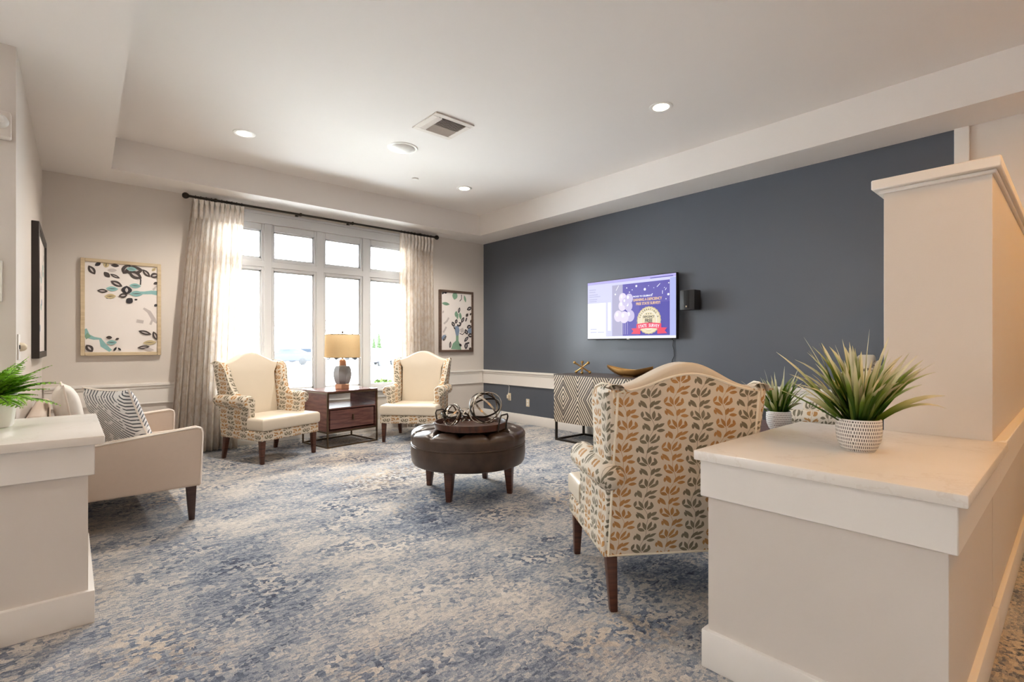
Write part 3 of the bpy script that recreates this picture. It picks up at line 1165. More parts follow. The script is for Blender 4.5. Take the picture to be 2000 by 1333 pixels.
# ------------------------------------------------------------------ end tables
def end_table(label, loc, rz):
    t = thing('end_table', label, 'side table', loc, rz, 'wooden end tables')
    W, D = 0.345, 0.29
    b = NB()
    box(b, -W, W, -D, D, 0.645, 0.662, 0.003, 1)
    obj('tabletop', b, M_TWOOD, t)
    for sx in (-1, 1):
        b = NB()
        x0, x1 = sorted((sx * (W - 0.012), sx * (W - 0.03)))
        box(b, x0, x1, -D + 0.012, D - 0.012, 0.185, 0.645, 0.002, 1)
        obj('side_panel', b, M_TWOOD, t)
    b = NB()
    box(b, -W + 0.03, W - 0.03, -D + 0.012, D - 0.012, 0.445, 0.462, 0.002, 1)
    obj('shelf', b, M_TWOOD, t)
    b = NB()
    box(b, -W + 0.03, W - 0.03, -D + 0.03, D - 0.012, 0.185, 0.20, 0.002, 1)
    box(b, -W + 0.03, W - 0.03, D - 0.024, D - 0.012, 0.20, 0.445, 0.002, 1)
    obj('drawer_box', b, M_TWOOD, t)
    b = NB()
    box(b, -W + 0.045, W - 0.045, -D + 0.018, -D + 0.038, 0.215, 0.435, 0.003, 1)
    dr = obj('drawer', b, M_TWOOD, t)
    b = NB()
    box(b, -0.007, 0.007, -D - 0.004, -D + 0.02, 0.30, 0.37, 0.003, 1)
    obj('handle', b, M_BRONZE, dr)
    b = NB()
    r = 0.008
    for sx in (-1, 1):
        for sy in (-1, 1):
            cx, cy = sx * (W - r), sy * (D - r)
            box(b, cx - r, cx + r, cy - r, cy + r, 0.0, 0.645)
    for z in (0.0, 0.172, 0.629):
        for sy in (-1, 1):
            cy = sy * (D - r)
            box(b, -W + r, W - r, cy - r, cy + r, z, z + 2 * r)
        for sx in (-1, 1):
            cx = sx * (W - r)
            box(b, cx - r, cx + r, -D + r, D - r, z, z + 2 * r)
    obj('frame', b, M_BRONZE, t)
    return t


end_table('dark wood end table with open shelf and drawer under the lamp', (2.53, 6.10, 0), math.radians(9))
end_table('end table holding the small grass pot behind the right countertop', (3.42, 1.30, 0), math.radians(0))

# table lamp
lp = thing('table_lamp', 'grey ceramic lamp with tan drum shade before the window', 'lamp', (2.545, 6.07, 0.662))
bm = NB()
lathe(bm, [(0.0, 0.0), (0.092, 0.0), (0.094, 0.004), (0.094, 0.058), (0.090, 0.062), (0.0, 0.062)], 6)
obj('foot', bm, M_COPPER, lp, angle=20)
bm = NB()
lathe(bm, [(0.0, 0.062), (0.082, 0.062), (0.098, 0.09), (0.112, 0.14), (0.116, 0.19), (0.108, 0.245), (0.088, 0.282), (0.05, 0.29), (0.0, 0.29)], 8)
obj('body', bm, M_CERAM, lp, angle=20)
bm = NB()
lathe(bm, [(0.0, 0.29), (0.046, 0.29), (0.044, 0.34), (0.030, 0.362), (0.010, 0.37), (0.008, 0.60), (0.0, 0.60)], 16)
obj('neck', bm, M_COPPER, lp)
bm = NB()
n = 40
rz = [(0.212, 0.385), (0.205, 0.675)]
t = NB()
for (r0, r1) in (((0.212, 0.385), (0.205, 0.675)),):
    rings = [[t.verts.new((r * math.cos(2 * PI * i / n), r * math.sin(2 * PI * i / n), z)) for i in range(n)] for (r, z) in (r0, r1)]
    for i in range(n):
        t.faces.new((rings[0][i], rings[0][(i + 1) % n], rings[1][(i + 1) % n], rings[1][i]))
bmesh.ops.solidify(t, geom=t.faces[:], thickness=0.002)
merge(bm, t)
sh = obj('shade', bm, M_SHADE, lp)
for (r, z) in ((0.213, 0.387), (0.206, 0.673)):
    bm = NB()
    tube(bm, [(r * math.cos(2 * PI * i / n), r * math.sin(2 * PI * i / n), z) for i in range(n)], 0.004, 6, True)
    obj('shade_trim', bm, M_BRONZE, sh)
bm = NB()
for a in range(3):
    tube(bm, [(0, 0, 0.655), (0.206 * math.cos(a * 2 * PI / 3), 0.206 * math.sin(a * 2 * PI / 3), 0.672)], 0.002, 6)
obj('spider', bm, M_BRONZE, sh)
bm = NB()
lathe(bm, [(0.0, 0.60), (0.006, 0.60), (0.006, 0.685), (0.012, 0.69), (0.012, 0.712), (0.0, 0.716)], 12)
obj('finial', bm, M_BRONZE, lp)
lamp('table_lamp_bulb', 'POINT', (2.545, 6.07, 1.20), 1.4, WARM, size=0.03)

# ------------------------------------------------------------------ ottoman, tray and orbs
OT = Vector((2.495, 3.375, 0))
ott = thing('ottoman', 'round tufted brown leather ottoman with four wooden legs', 'ottoman', OT, math.radians(29.5))
bm = NB()
lathe(bm, [(0.0, 0.235), (0.43, 0.235), (0.455, 0.245), (0.468, 0.27), (0.474, 0.33), (0.470, 0.392), (0.462, 0.40), (0.0, 0.40)], 64)
obj('base', bm, M_LEATH, ott)
bm = NB()
tube(bm, [(0.468 * math.cos(2 * PI * i / 64), 0.468 * math.sin(2 * PI * i / 64), 0.402) for i in range(64)], 0.006, 6, True)
obj('piping', bm, M_LEATH, ott)
# tufted top
btn = [(0, 0)] + [(0.17 * math.cos(a * PI / 3), 0.17 * math.sin(a * PI / 3)) for a in range(6)] + [(0.345 * math.cos(a * PI / 6 + PI / 12), 0.345 * math.sin(a * PI / 6 + PI / 12)) for a in range(12)]
bm = NB()
NR, NA = 40, 128
rim = 0.472
ring0 = None
prof = []
for i in range(NR + 1):
    s = i / NR
    prof.append(s)


def tuft(x, y):
    r = math.hypot(x, y)
    a = math.atan2(y, x)
    z = 0.525 + 0.012 * (1 - (r / 0.47) ** 2)
    for (bx, by) in btn:
        d = math.hypot(x - bx, y - by)
        z -= 0.036 * math.exp(-(d / 0.036) ** 2)
    # radial pleats from the outer buttons over the edge, and diamond creases inside
    if r > 0.345:
        k_ = (a - PI / 12) / (PI / 6)
        da = abs(k_ - round(k_)) * (PI / 6) * r
        z -= 0.022 * math.exp(-(da / 0.016) ** 2)
    for i_ in range(12):
        p = Vector(btn[7 + i_])
        for q in (Vector(btn[1 + (i_ // 2) % 6]), Vector(btn[1 + ((i_ + 1) // 2) % 6])):
            d_ = q - p
            tt = max(0, min(1, ((x - p.x) * d_.x + (y - p.y) * d_.y) / d_.length_squared))
            dd_ = math.hypot(x - p.x - tt * d_.x, y - p.y - tt * d_.y)
            z -= 0.010 * math.exp(-(dd_ / 0.012) ** 2)
    return z


tg = NB()
cen = tg.verts.new((0, 0, tuft(0, 0)))
prev = None
for i in range(1, NR + 1):
    if i <= 30:
        r = 0.42 * i / 30
    else:
        r = 0.42
    row = []
    for j in range(NA):
        a = 2 * PI * j / NA
        k_ = (a - PI / 12) / (PI / 6)
        da = abs(k_ - round(k_)) * (PI / 6) * 0.46
        cre = math.exp(-(da / 0.012) ** 2)
        if i <= 30:
            x, y = r * math.cos(a), r * math.sin(a)
            row.append(tg.verts.new((x, y, tuft(x, y) - 0.012 * max(0, (r - 0.36) / 0.06) ** 2)))
        else:
            s = (i - 30) / 10
            th = s * PI / 2
            top = tuft(0.42 * math.cos(a), 0.42 * math.sin(a)) - 0.012
            if s <= 0.7:
                q = s / 0.7 * PI / 2
                rr = 0.42 + 0.054 * math.sin(q)
                z = 0.465 + (top - 0.465) * math.cos(q)
            else:
                q = (s - 0.7) / 0.3
                rr = 0.474 - 0.008 * q
                z = 0.465 - 0.062 * q
            rr -= 0.014 * cre * (1 - abs(2 * s - 1))
            row.append(tg.verts.new((rr * math.cos(a), rr * math.sin(a), z)))
    for j in range(NA):
        if prev is None:
            tg.faces.new((cen, row[j], row[(j + 1) % NA]))
        else:
            tg.faces.new((prev[j], row[j], row[(j + 1) % NA], prev[(j + 1) % NA]))
    prev = row
tg.faces.new(prev[::-1])
merge(bm, tg)
top = obj('tufted_top', bm, M_LEATH, ott, angle=60)
for (bx, by) in btn[7:]:
    bm = NB()
    ball(bm, (bx, by, tuft(bx, by) + 0.002), 0.013, 1, 1, 0.5, 12, 8)
    obj('button', bm, M_BTN, top)
for a in range(4):
    th = a * PI / 2 + PI / 2 * 0 + 0.0
    ca, sa = math.cos(th), math.sin(th)
    bm = NB()
    taper(bm, 0.365 * ca, 0.365 * sa, 0.355 * ca, 0.355 * sa, 0, 0.245, 0.019, 0.036)
    obj('leg', bm, M_DWOOD, ott)

TZ = 0.539
tray = thing('serving_tray', 'round dark wood tray with two metal handles on the ottoman', 'tray', (2.415, 3.235, TZ), math.radians(-70))
bm = NB()
lathe(bm, [(0.0, 0.0), (0.27, 0.0), (0.284, 0.006), (0.292, 0.05), (0.290, 0.055), (0.280, 0.055), (0.272, 0.016), (0.0, 0.016)], 64)
obj('dish', bm, M_TRAYW, tray)
for sx in (-1, 1):
    bm = NB()
    path = [(sx * 0.288, -0.06, -0.002), (sx * 0.294, -0.06, 0.06), (sx * 0.306, -0.06, 0.105), (sx * 0.308, -0.045, 0.125), (sx * 0.308, 0.045, 0.125), (sx * 0.306, 0.06, 0.105), (sx * 0.294, 0.06, 0.06), (sx * 0.288, 0.06, -0.002)]
    tube(bm, path, 0.006, 8)
    obj('handle', bm, M_BLKMET, tray)
    for yy in (-0.06, 0.06):
        pass


def orb(label, loc, R, seed, nb, wid):
    rnd = random.Random(seed)
    t = thing('metal_orb', label, 'decor', loc, 0, 'metal band orbs on the tray')
    for q in range(nb):
        b = NB()
        n = 48
        rr = R * (1 - 0.035 * q)
        M = Matrix.Rotation(rnd.uniform(0, PI), 4, 'Z') @ Matrix.Rotation(rnd.uniform(0.25, PI - 0.25), 4, 'X') @ Matrix.Rotation(rnd.uniform(0, PI), 4, 'Z')
        lo = []
        tt = NB()
        for i in range(n):
            a = 2 * PI * i / n
            lo.append([tt.verts.new(((rr + dr) * math.cos(a), (rr + dr) * math.sin(a), dz)) for dr, dz in ((0, -wid), (0, wid), (-0.0035, wid), (-0.0035, -wid))])
        for i in range(n):
            j = (i + 1) % n
            for c in range(4):
                tt.faces.new((lo[i][c], lo[i][(c + 1) % 4], lo[j][(c + 1) % 4], lo[j][c]))
        merge(b, tt, M)
        obj('band', b, M_NICK if q % 2 == 0 else M_BLKMET, t)
    return t


def on_tray(px_r, fwd):    # metres right of / beyond the tray centre as seen from the doorway
    return (2.415 + 0.75 * px_r + 0.661 * fwd, 3.235 - 0.661 * px_r + 0.75 * fwd)


ox, oy = on_tray(0.115, 0.02)
orb('large open metal band orb on the tray', (ox, oy, TZ + 0.016 + 0.142), 0.142, 5, 5, 0.0075)
ox, oy = on_tray(-0.145, -0.05)
orb('medium open metal band orb at the left of the tray', (ox, oy, TZ + 0.016 + 0.092), 0.092, 12, 6, 0.006)
ox, oy = on_tray(-0.06, 0.13)
orb('small open metal band orb between the two bigger orbs', (ox, oy, TZ + 0.016 + 0.066), 0.066, 21, 4, 0.005)

# ------------------------------------------------------------------ sideboard and what stands on it
sb = thing('sideboard', 'carved diamond pattern sideboard on a dark metal base under the television', 'sideboard', (0, 0, 0))
SX0, SX1, SY0, SY1, SZ0, SZ1 = 4.63, 5.185, 2.70, 4.42, 0.235, 0.825
bm = NB()
box(bm, SX0, SX1, SY0, SY1, SZ0, SZ1, 0.003, 1)
obj('case', bm, M_SIDEW, sb)
bm = NB()
box(bm, SX0 - 0.022, SX1, SY0 - 0.004, SY1 + 0.004, SZ1, SZ1 + 0.012, 0.002, 1)
obj('top', bm, M_SIDEW, sb)
nd = 4
for q in range(nd):
    a = SY1 - (SY1 - SY0) * (q + 1) / nd
    b_ = SY1 - (SY1 - SY0) * q / nd
    bm = NB()
    box(bm, SX0 - 0.02, SX0, a + (0.0015 if q % 2 else 0.0), b_ - (0.0015 if q % 2 == 0 else 0.0), SZ0 + 0.002, SZ1, 0.001, 1)
    obj('door', bm, M_CARVE, sb)
bm = NB()
r = 0.012
for y in (SY0 + 0.04, SY1 - 0.025):
    for x in (SX0 + 0.0, SX1 - 0.03):
        box(bm, x - r, x + r, y - r, y + r, 0, SZ0)
    box(bm, SX0 + r, SX1 - 0.03 - r, y - r, y + r, 0, 2 * r)
for x in (SX0, SX1 - 0.03):
    box(bm, x - r, x + r, SY0 + 0.04 + r, SY1 - 0.025 - r, 0, 2 * r)
obj('base_frame', bm, M_BLKMET, sb)

SZT = SZ1 + 0.012
jk = thing('jack_sculpture', 'brass jack shaped ornament with ball tips on the sideboard', 'ornament', (4.90, 4.20, SZT))
bm = NB()
for d in ((0.075, 0.062, 0.062), (-0.075, 0.062, 0.062), (0.0, -0.10, 0.06)):
    d = Vector(d)
    c = Vector((0, 0, 0.082))
    tube(bm, [c - d, c - d * 0.5, c, c + d * 0.5, c + d], [0.011, 0.009, 0.008, 0.009, 0.011], 10)
obj('rods', bm, M_BRASS, jk)
for d in ((0.075, 0.062, 0.062), (-0.075, 0.062, 0.062), (0.0, -0.10, 0.06)):
    for s in (-1, 1):
        bm = NB()
        p = Vector((0, 0, 0.082)) + Vector(d) * s
        ball(bm, p, 0.019, 1, 1, 1, 14, 10)
        obj('ball_tip', bm, M_BRASS, jk)

bw = thing('brass_bowl', 'boat shaped brass bowl with pointed ends on the sideboard', 'bowl', (4.88, 3.47, SZT), 0)
bm = NB()
tb = NB()
L, W_, Hh = 0.32, 0.105, 0.115
NU, NV = 36, 14


def bowl_pt(u, v, off):
    # u -1..1 along, v -1..1 across
    w = W_ * max(0.0, 1 - abs(u) ** 2.2) ** 0.75
    rim_z = 0.078 + 0.05 * abs(u) ** 2
    keel = 0.0 + 0.098 * max(0, abs(u) - 0.25) ** 1.5 / 0.75 ** 1.5
    x = (w - off) * math.sin(v * PI / 2) if w > off else 0.0
    z = keel + (rim_z - keel) * (1 - math.cos(v * PI / 2)) + off * (math.cos(v * PI / 2))
    return (x, u * (L - off * 0.8), z)


for off, s in ((0.0, 1), (0.006, -1)):
    g = [[tb.verts.new(bowl_pt(-1 + 2 * i / NU, -1 + 2 * j / NV, off)) for j in range(NV + 1)] for i in range(NU + 1)]
    for i in range(NU):
        for j in range(NV):
            q = (g[i][j], g[i + 1][j], g[i + 1][j + 1], g[i][j + 1])
            tb.faces.new(q if s == -1 else q[::-1])
    if s == 1:
        g0 = g
for j in (0, NV):
    for i in range(NU):
        q = (g0[i][j], g0[i + 1][j], g[i + 1][j], g[i][j])
        tb.faces.new(q if j == 0 else q[::-1])
bmesh.ops.remove_doubles(tb, verts=tb.verts[:], dist=0.0004)
merge(bm, tb)
obj('shell', bm, M_BOWL, bw, angle=50)
bm = NB()
box(bm, -0.03, 0.03, -0.07, 0.07, 0.0, 0.004, 0.001, 1)
obj('foot', bm, M_BOWL, bw)

# ------------------------------------------------------------------ television
TVX, TVY, TVZ = 5.128, 4.30, 1.285
TVW, TVH = 1.285, 0.735
tv = thing('television', 'wall mounted flat television showing a purple celebration slide', 'television', (TVX, TVY, TVZ))
bm = NB()
box(bm, 0.002, 0.045, -TVW - 0.008, 0.008, -0.012, TVH + 0.008, 0.004, 2)
obj('housing', bm, M_BLACKP, tv)
bm = NB()
box(bm, 0.045, XR - TVX, -TVW * 0.72, -TVW * 0.28, 0.15, 0.55, 0.004, 1)
obj('wall_mount', bm, M_BLACKP, tv)


def E_(name, r, g, b, s=1.0):
    return emit(name, rgb(r, g, b), s)


def tvb(bm, u0, u1, v0, v1, lay, mi=0):
    """flat rectangle on the screen, lay counts up from the glass"""
    d = 0.0006 * lay
    t = NB()
    q = [t.verts.new((-d, -a, b)) for a, b in ((u0, v0), (u1, v0), (u1, v1), (u0, v1))]
    t.faces.new(q)
    merge(bm, t, None, mi)


def tvdisc(bm, u, v, ru, rv, lay, mi=0, n=28, scal=0.0, lobes=0):
    d = 0.0006 * lay
    t = NB()
    q = []
    for i in range(n):
        a = 2 * PI * i / n
        k_ = 1 + scal * math.cos(lobes * a)
        q.append(t.verts.new((-d, -(u + ru * k_ * math.cos(a)), v + rv * k_ * math.sin(a))))
    t.faces.new(q)
    merge(bm, t, None, mi)


def tvpoly(bm, pts, lay, mi=0):
    t = NB()
    t.faces.new([t.verts.new((-0.0006 * lay, -a, b)) for a, b in pts])
    merge(bm, t, None, mi)


scr = [E_('screen_lilac', 214, 214, 252), E_('screen_white', 246, 246, 255, 1.05), E_('screen_toolbar', 186, 178, 240), E_('screen_purple', 92, 82, 176),
       E_('screen_indigo', 74, 66, 170), E_('screen_grey_lilac', 178, 174, 206), E_('screen_balloon', 232, 222, 244), E_('screen_balloon_shade', 206, 196, 232),
       E_('screen_cream', 236, 222, 188), E_('screen_cream_dark', 206, 186, 140), E_('screen_red', 238, 62, 96), E_('screen_dark', 56, 44, 40),
       E_('screen_gold', 240, 200, 150), E_('screen_faint', 190, 190, 226), E_('screen_blue_margin', 176, 184, 240)]
bm = NB()
tvb(bm, 0, TVW, 0, TVH, 0, 0)
s_ = obj('screen', bm, scr, tv, uv=False, keep_normals=True)
bm = NB()
tvb(bm, 0.0, 0.30, 0.02, 0.46, 1, 1)
tvb(bm, 0.33, 0.38, 0.10, 0.46, 1, 1)
tvb(bm, 0.0, TVW, 0.700, TVH, 1, 2)
tvb(bm, 0.95, 1.25, 0.703, 0.712, 2, 4)
tvb(bm, 0.03, 0.33, 0.703, 0.709, 2, 13)
tvb(bm, 1.213, TVW, 0.0, 0.69, 1, 14)
tvb(bm, 0.0, TVW, 0.0, 0.028, 2, 1)
for i, (w_, z_) in enumerate(((0.07, 0.63), (0.06, 0.60), (0.10, 0.565), (0.14, 0.54), (0.09, 0.505), (0.08, 0.48))):
    tvb(bm, 0.03, 0.03 + w_ + 0.04, z_, z_ + 0.012, 2, 13)
for (a, z_) in ((0.05, 0.12), (0.05, 0.08), (0.17, 0.08)):
    tvb(bm, a, a + 0.10, z_, z_ + 0.008, 2, 13)
obj('screen_page', bm, scr, s_, uv=False, keep_normals=True)
bm = NB()
tvb(bm, 0.399, 1.209, 0.033, 0.668, 3, 3)
tvb(bm, 0.399, 0.56, 0.033, 0.668, 4, 5)
tvb(bm, 0.80, 1.209, 0.033, 0.42, 4, 4)
for (u, v, r) in ((0.759, 0.631, 0.014), (0.878, 0.582, 0.016), (1.19, 0.50, 0.014), (0.449, 0.553, 0.012), (0.62, 0.62, 0.008), (0.70, 0.59, 0.007), (1.16, 0.45, 0.007), (0.98, 0.52, 0.007), (1.195, 0.63, 0.008), (0.66, 0.565, 0.008), (0.93, 0.62, 0.005), (1.0, 0.59, 0.005), (1.14, 0.58, 0.006)):
    tvdisc(bm, u, v, r, r, 5, 1, 12)
for (a, b_) in (((1.041, 0.597), (1.084, 0.634)), ((1.114, 0.51), (1.116, 0.55)), ((1.15, 0.55), (1.165, 0.575)), ((0.46, 0.60), (0.50, 0.66))):
    dx, dy = b_[0] - a[0], b_[1] - a[1]
    l_ = math.hypot(dx, dy)
    nx, ny = -dy / l_ * 0.0035, dx / l_ * 0.0035
    tvpoly(bm, [(a[0] - nx, a[1] - ny), (b_[0] - nx, b_[1] - ny), (b_[0] + nx, b_[1] + ny), (a[0] + nx, a[1] + ny)], 5, 1)
for x in (0.545, 0.575, 0.60, 0.63):
    tvb(bm, x, x + 0.003, 0.05, 0.23, 5, 6)
for i, (u, v, r) in enumerate(((0.56, 0.50, 0.056), (0.655, 0.485, 0.056), (0.556, 0.405, 0.058), (0.648, 0.395, 0.056), (0.495, 0.278, 0.064), (0.67, 0.275, 0.064), (0.583, 0.262, 0.066), (0.60, 0.45, 0.045))):
    tvdisc(bm, u, v, r, r * 1.12, 5 + 0.5 * (i + 1), 6 if i % 2 == 0 else 7)
    tvdisc(bm, u - r * 0.3, v + r * 0.35, r * 0.3, r * 0.4, 5.2 + 0.5 * (i + 1), 1, 14)
obj('screen_picture', bm, scr, s_, uv=False, keep_normals=True)
bm = NB()
SCU, SCV = 0.934, 0.212
tvdisc(bm, SCU, SCV, 0.163, 0.163, 10, 9, 96, 0.02, 24)
tvdisc(bm, SCU, SCV, 0.152, 0.152, 11, 8, 48)
tvdisc(bm, SCU, SCV, 0.108, 0.108, 12, 1, 40)
tvdisc(bm, SCU, SCV, 0.104, 0.104, 13, 8, 40)
tvpoly(bm, [(0.69, 0.055), (0.82, 0.05), (0.82, 0.125), (0.69, 0.12), (0.72, 0.088)], 14, 10)
tvpoly(bm, [(1.178, 0.055), (1.05, 0.05), (1.05, 0.125), (1.178, 0.12), (1.148, 0.088)], 14, 10)
rb = []
for i in range(13):
    a = i / 12
    rb.append((0.765 + 0.338 * a, 0.105 + 0.014 * math.sin(PI * a)))
for i in range(13):
    a = 1 - i / 12
    rb.append((0.765 + 0.338 * a, 0.170 + 0.014 * math.sin(PI * a)))
tvpoly(bm, rb, 15, 10)
obj('screen_seal', bm, scr, s_, uv=False, keep_normals=True)


def tvM(u, v, lay, rot=0.0):
    # text x -> -Y (screen right), text y -> +Z, facing -X
    R = Matrix(((0, 0, -1, 0), (-1, 0, 0, 0), (0, 1, 0, 0), (0, 0, 0, 1)))
    return Matrix.Translation((-0.0006 * lay, -u, v)) @ R @ Matrix.Rotation(rot, 4, 'Z')


bm = NB()
text_into(bm, 'PROUD TO CELEBRATE', 0.026, tvM(0.85, 0.503, 16), 1, 0.0006, sx=0.98)
text_into(bm, 'EARNING A DEFICIENCY', 0.044, tvM(0.916, 0.461, 16), 12, 0.0012, sx=0.80)
text_into(bm, 'FREE STATE SURVEY!', 0.044, tvM(0.925, 0.412, 16), 12, 0.0012, sx=0.82)
text_into(bm, 'DEFICIENCY', 0.036, tvM(SCU, 0.252, 16), 11, 0.0008, sx=0.78)
text_into(bm, 'FREE', 0.062, tvM(SCU, 0.205, 16), 11, 0.0018, sx=0.80)
rt = 'STATE SURVEY'
for i, ch in enumerate(rt):
    a = (i + 0.5) / len(rt)
    text_into(bm, ch, 0.050, tvM(0.79 + 0.288 * a, 0.136 + 0.013 * math.sin(PI * a), 17, 0.16 * (0.5 - a)), 1, 0.0006, sx=0.72)
arc = 'CELEBRATING A'
for i, ch in enumerate(arc):
    th = math.radians(168 - 156 * (i + 0.5) / len(arc))
    text_into(bm, ch, 0.030, tvM(SCU + 0.129 * math.cos(th), SCV + 0.129 * math.sin(th), 16, th - PI / 2), 11, 0.0004, sx=0.8)
for dx in (-0.03, 0, 0.03):
    tvdisc(bm, SCU + dx, 0.288, 0.007, 0.007, 16, 11, 10, 0.3, 5)
tvb(bm, 0.90, 0.97, 0.082, 0.088, 16, 9)
obj('screen_lettering', bm, scr, s_, uv=False, keep_normals=True)
bm = NB()
box(bm, -0.001, 0.002, -0.66, -0.62, -0.010, -0.004)
obj('badge', bm, M_NICK, tv)

cord = NB()
tube(cord, [(x - TVX, y - TVY, z - TVZ) for x, y, z in ((5.16, 3.12, 1.30), (5.218, 3.10, 1.26), (5.219, 3.11, 1.20), (5.219, 3.095, 1.15), (5.219, 3.09, 1.08), (5.219, 3.12, 1.02), (5.219, 3.11, 0.92), (5.219, 3.115, 0.80))], 0.004, 6)
obj('cable', cord, M_BLACKP, tv)

sp = thing('wall_speaker', 'small black speaker mounted on the wall right of the television', 'speaker', (5.10, 2.83, 1.695))
bm = NB()
prism(bm, [(-0.06, -0.085), (-0.075, -0.03), (-0.075, 0.03), (-0.06, 0.085), (0.055, 0.095), (0.055, -0.095)], 'z', -0.11, 0.11, 0.01, 2)
obj('cabinet', bm, M_BLACKP, sp)
bm = NB()
prism(bm, [(-0.0785, -0.028), (-0.0785, 0.028), (-0.0755, 0.032), (-0.0755, -0.032)], 'z', -0.10, 0.10, 0)
obj('grille', bm, M_GRILLE, sp)
bm = NB()
box(bm, 0.05, 0.124, -0.02, 0.02, -0.03, 0.02, 0.003, 1)
box(bm, 0.118, 0.13, -0.05, 0.05, -0.07, 0.05, 0.002, 1)
obj('bracket', bm, M_BLACKP, sp)
bm = NB()
box(bm, -0.0815, -0.078, -0.008, 0.008, -0.08, -0.062, 0.001, 1)
obj('badge', bm, M_NICK, sp)

# outlets on the blue wall
def outlet(y, z, label):
    t = thing('wall_outlet', label, 'outlet', (XR, y, z), 0, 'outlets on the blue wall')
    b = NB()
    box(b, -0.006, 0, -0.036, 0.036, -0.058, 0.058, 0.002, 1)
    obj('cover_plate', b, M_OUTLET, t)
    for dz in (-0.022, 0.022):
        b = NB()
        box(b, -0.0085, -0.006, -0.016, 0.016, dz - 0.014, dz + 0.014, 0.001, 1)
        obj('socket', b, M_SPRK, t)
    return t


outlet(5.985, 0.385, 'ivory wall outlet with a white cord plugged in, nearest the corner')
outlet(5.56, 0.325, 'ivory wall outlet with nothing plugged in beside the sideboard')
cw = thing('white_cord', 'white cord and plug rising from the outlet to the chair rail', 'cord', (0, 0, 0))
bm = NB()
tube(bm, [(5.20, 5.985, 0.42), (5.213, 5.985, 0.46), (5.224, 5.985, 0.55), (5.205, 5.985, 0.566), (5.20, 5.96, 0.60)], 0.004, 6)
obj('wire', bm, M_SPRK, cw)
bm = NB()
box(bm, 5.182, 5.2205, 5.967, 6.003, 0.36, 0.42, 0.006, 2)
obj('plug', bm, M_OUTLET, cw)

# ------------------------------------------------------------------ wall art
def leafpoly(bm, cx, cz, ln, wd, ang, y, mi, M0=None, n=9, bend=0.0):
    t = NB()
    pts = []
    ca, sa = math.cos(ang), math.sin(ang)
    up = [(-0.5 + i / n, 0.5 * math.sin(PI * (i / n)) ** 0.8) for i in range(n + 1)]
    for (a, b) in up + [(a, -b) for (a, b) in reversed(up[1:-1])]:
        x, z = a * ln, b * wd + bend * (a * a - 0.25) * ln
        pts.append((cx + x * ca - z * sa, cz + x * sa + z * ca))
    t.faces.new([t.verts.new((p[0], y, p[1])) for p in pts])
    merge(bm, t, None, mi)


def blob(bm, pts, w, y, mi):
    """watercolour stroke: ribbon of varying width"""
    t = NB()
    lo, hi = [], []
    for i, (x, z) in enumerate(pts):
        a = pts[max(0, i - 1)]
        b = pts[min(len(pts) - 1, i + 1)]
        d = Vector((b[0] - a[0], b[1] - a[1])).normalized()
        ww = w[i] / 2 if isinstance(w, (list, tuple)) else w / 2
        lo.append(t.verts.new((x + d.y * ww, y, z - d.x * ww)))
        hi.append(t.verts.new((x - d.y * ww, y, z + d.x * ww)))
    for i in range(len(pts) - 1):
        t.faces.new((lo[i], lo[i + 1], hi[i + 1], hi[i]))
    merge(bm, t, None, mi)


INKS = [M_INK, M_INK2, M_TEAL, M_GREENW, M_BLUEW, M_OCHRE, M_GREYW, M_PAPER]


def art(label, x0, x1, z0, z1, fw, frame_m, leaves, strokes):
    t = thing('framed_art', label, 'picture', ((x0 + x1) / 2, YB, (z0 + z1) / 2), 0, 'botanical pictures beside the window')
    W2, H2 = (x1 - x0) / 2, (z1 - z0) / 2
    b = NB()
    box(b, -W2, -W2 + fw, -0.045, 0, -H2, H2, 0.003, 1)
    box(b, W2 - fw, W2, -0.045, 0, -H2, H2, 0.003, 1)
    box(b, -W2 + fw, W2 - fw, -0.045, 0, H2 - fw, H2, 0.003, 1)
    box(b, -W2 + fw, W2 - fw, -0.045, 0, -H2, -H2 + fw, 0.003, 1)
    obj('frame', b, frame_m, t)
    b = NB()
    iw, ih = 2 * (W2 - fw), 2 * (H2 - fw)
    box(b, -iw / 2 - 0.002, iw / 2 + 0.002, -0.03, -0.004, -ih / 2 - 0.002, ih / 2 + 0.002)
    pp_ = obj('canvas', b, M_PAPER, t)
    b = NB()
    y = -0.0304
    cl = lambda q, h: max(-h, min(h, q))
    for (pts, w, mi) in strokes:
        blob(b, [((u - 0.5) * iw, (0.5 - v) * ih) for u, v in pts], w, y, mi)
        y -= 0.00012
    for (u, v, ln, wd, deg, mi) in leaves:
        cx, cz = (u - 0.5) * iw, (0.5 - v) * ih
        leafpoly(b, cx, cz, ln, wd, math.radians(deg), y, mi)
        if mi in (0, 1) and ln > 0.07:
            leafpoly(b, cx, cz, ln * 0.55, wd * 0.28, math.radians(deg), y - 0.0001, 6)
        elif mi in (2, 5):
            leafpoly(b, cx, cz, ln * 0.7, wd * 0.12, math.radians(deg), y - 0.0001, 0)
        y -= 0.00022
    for v in b.verts:
        v.co.x = cl(v.co.x, iw / 2)
        v.co.z = cl(v.co.z, ih / 2)
    obj('print', b, INKS, pp_, uv=False)
    return t


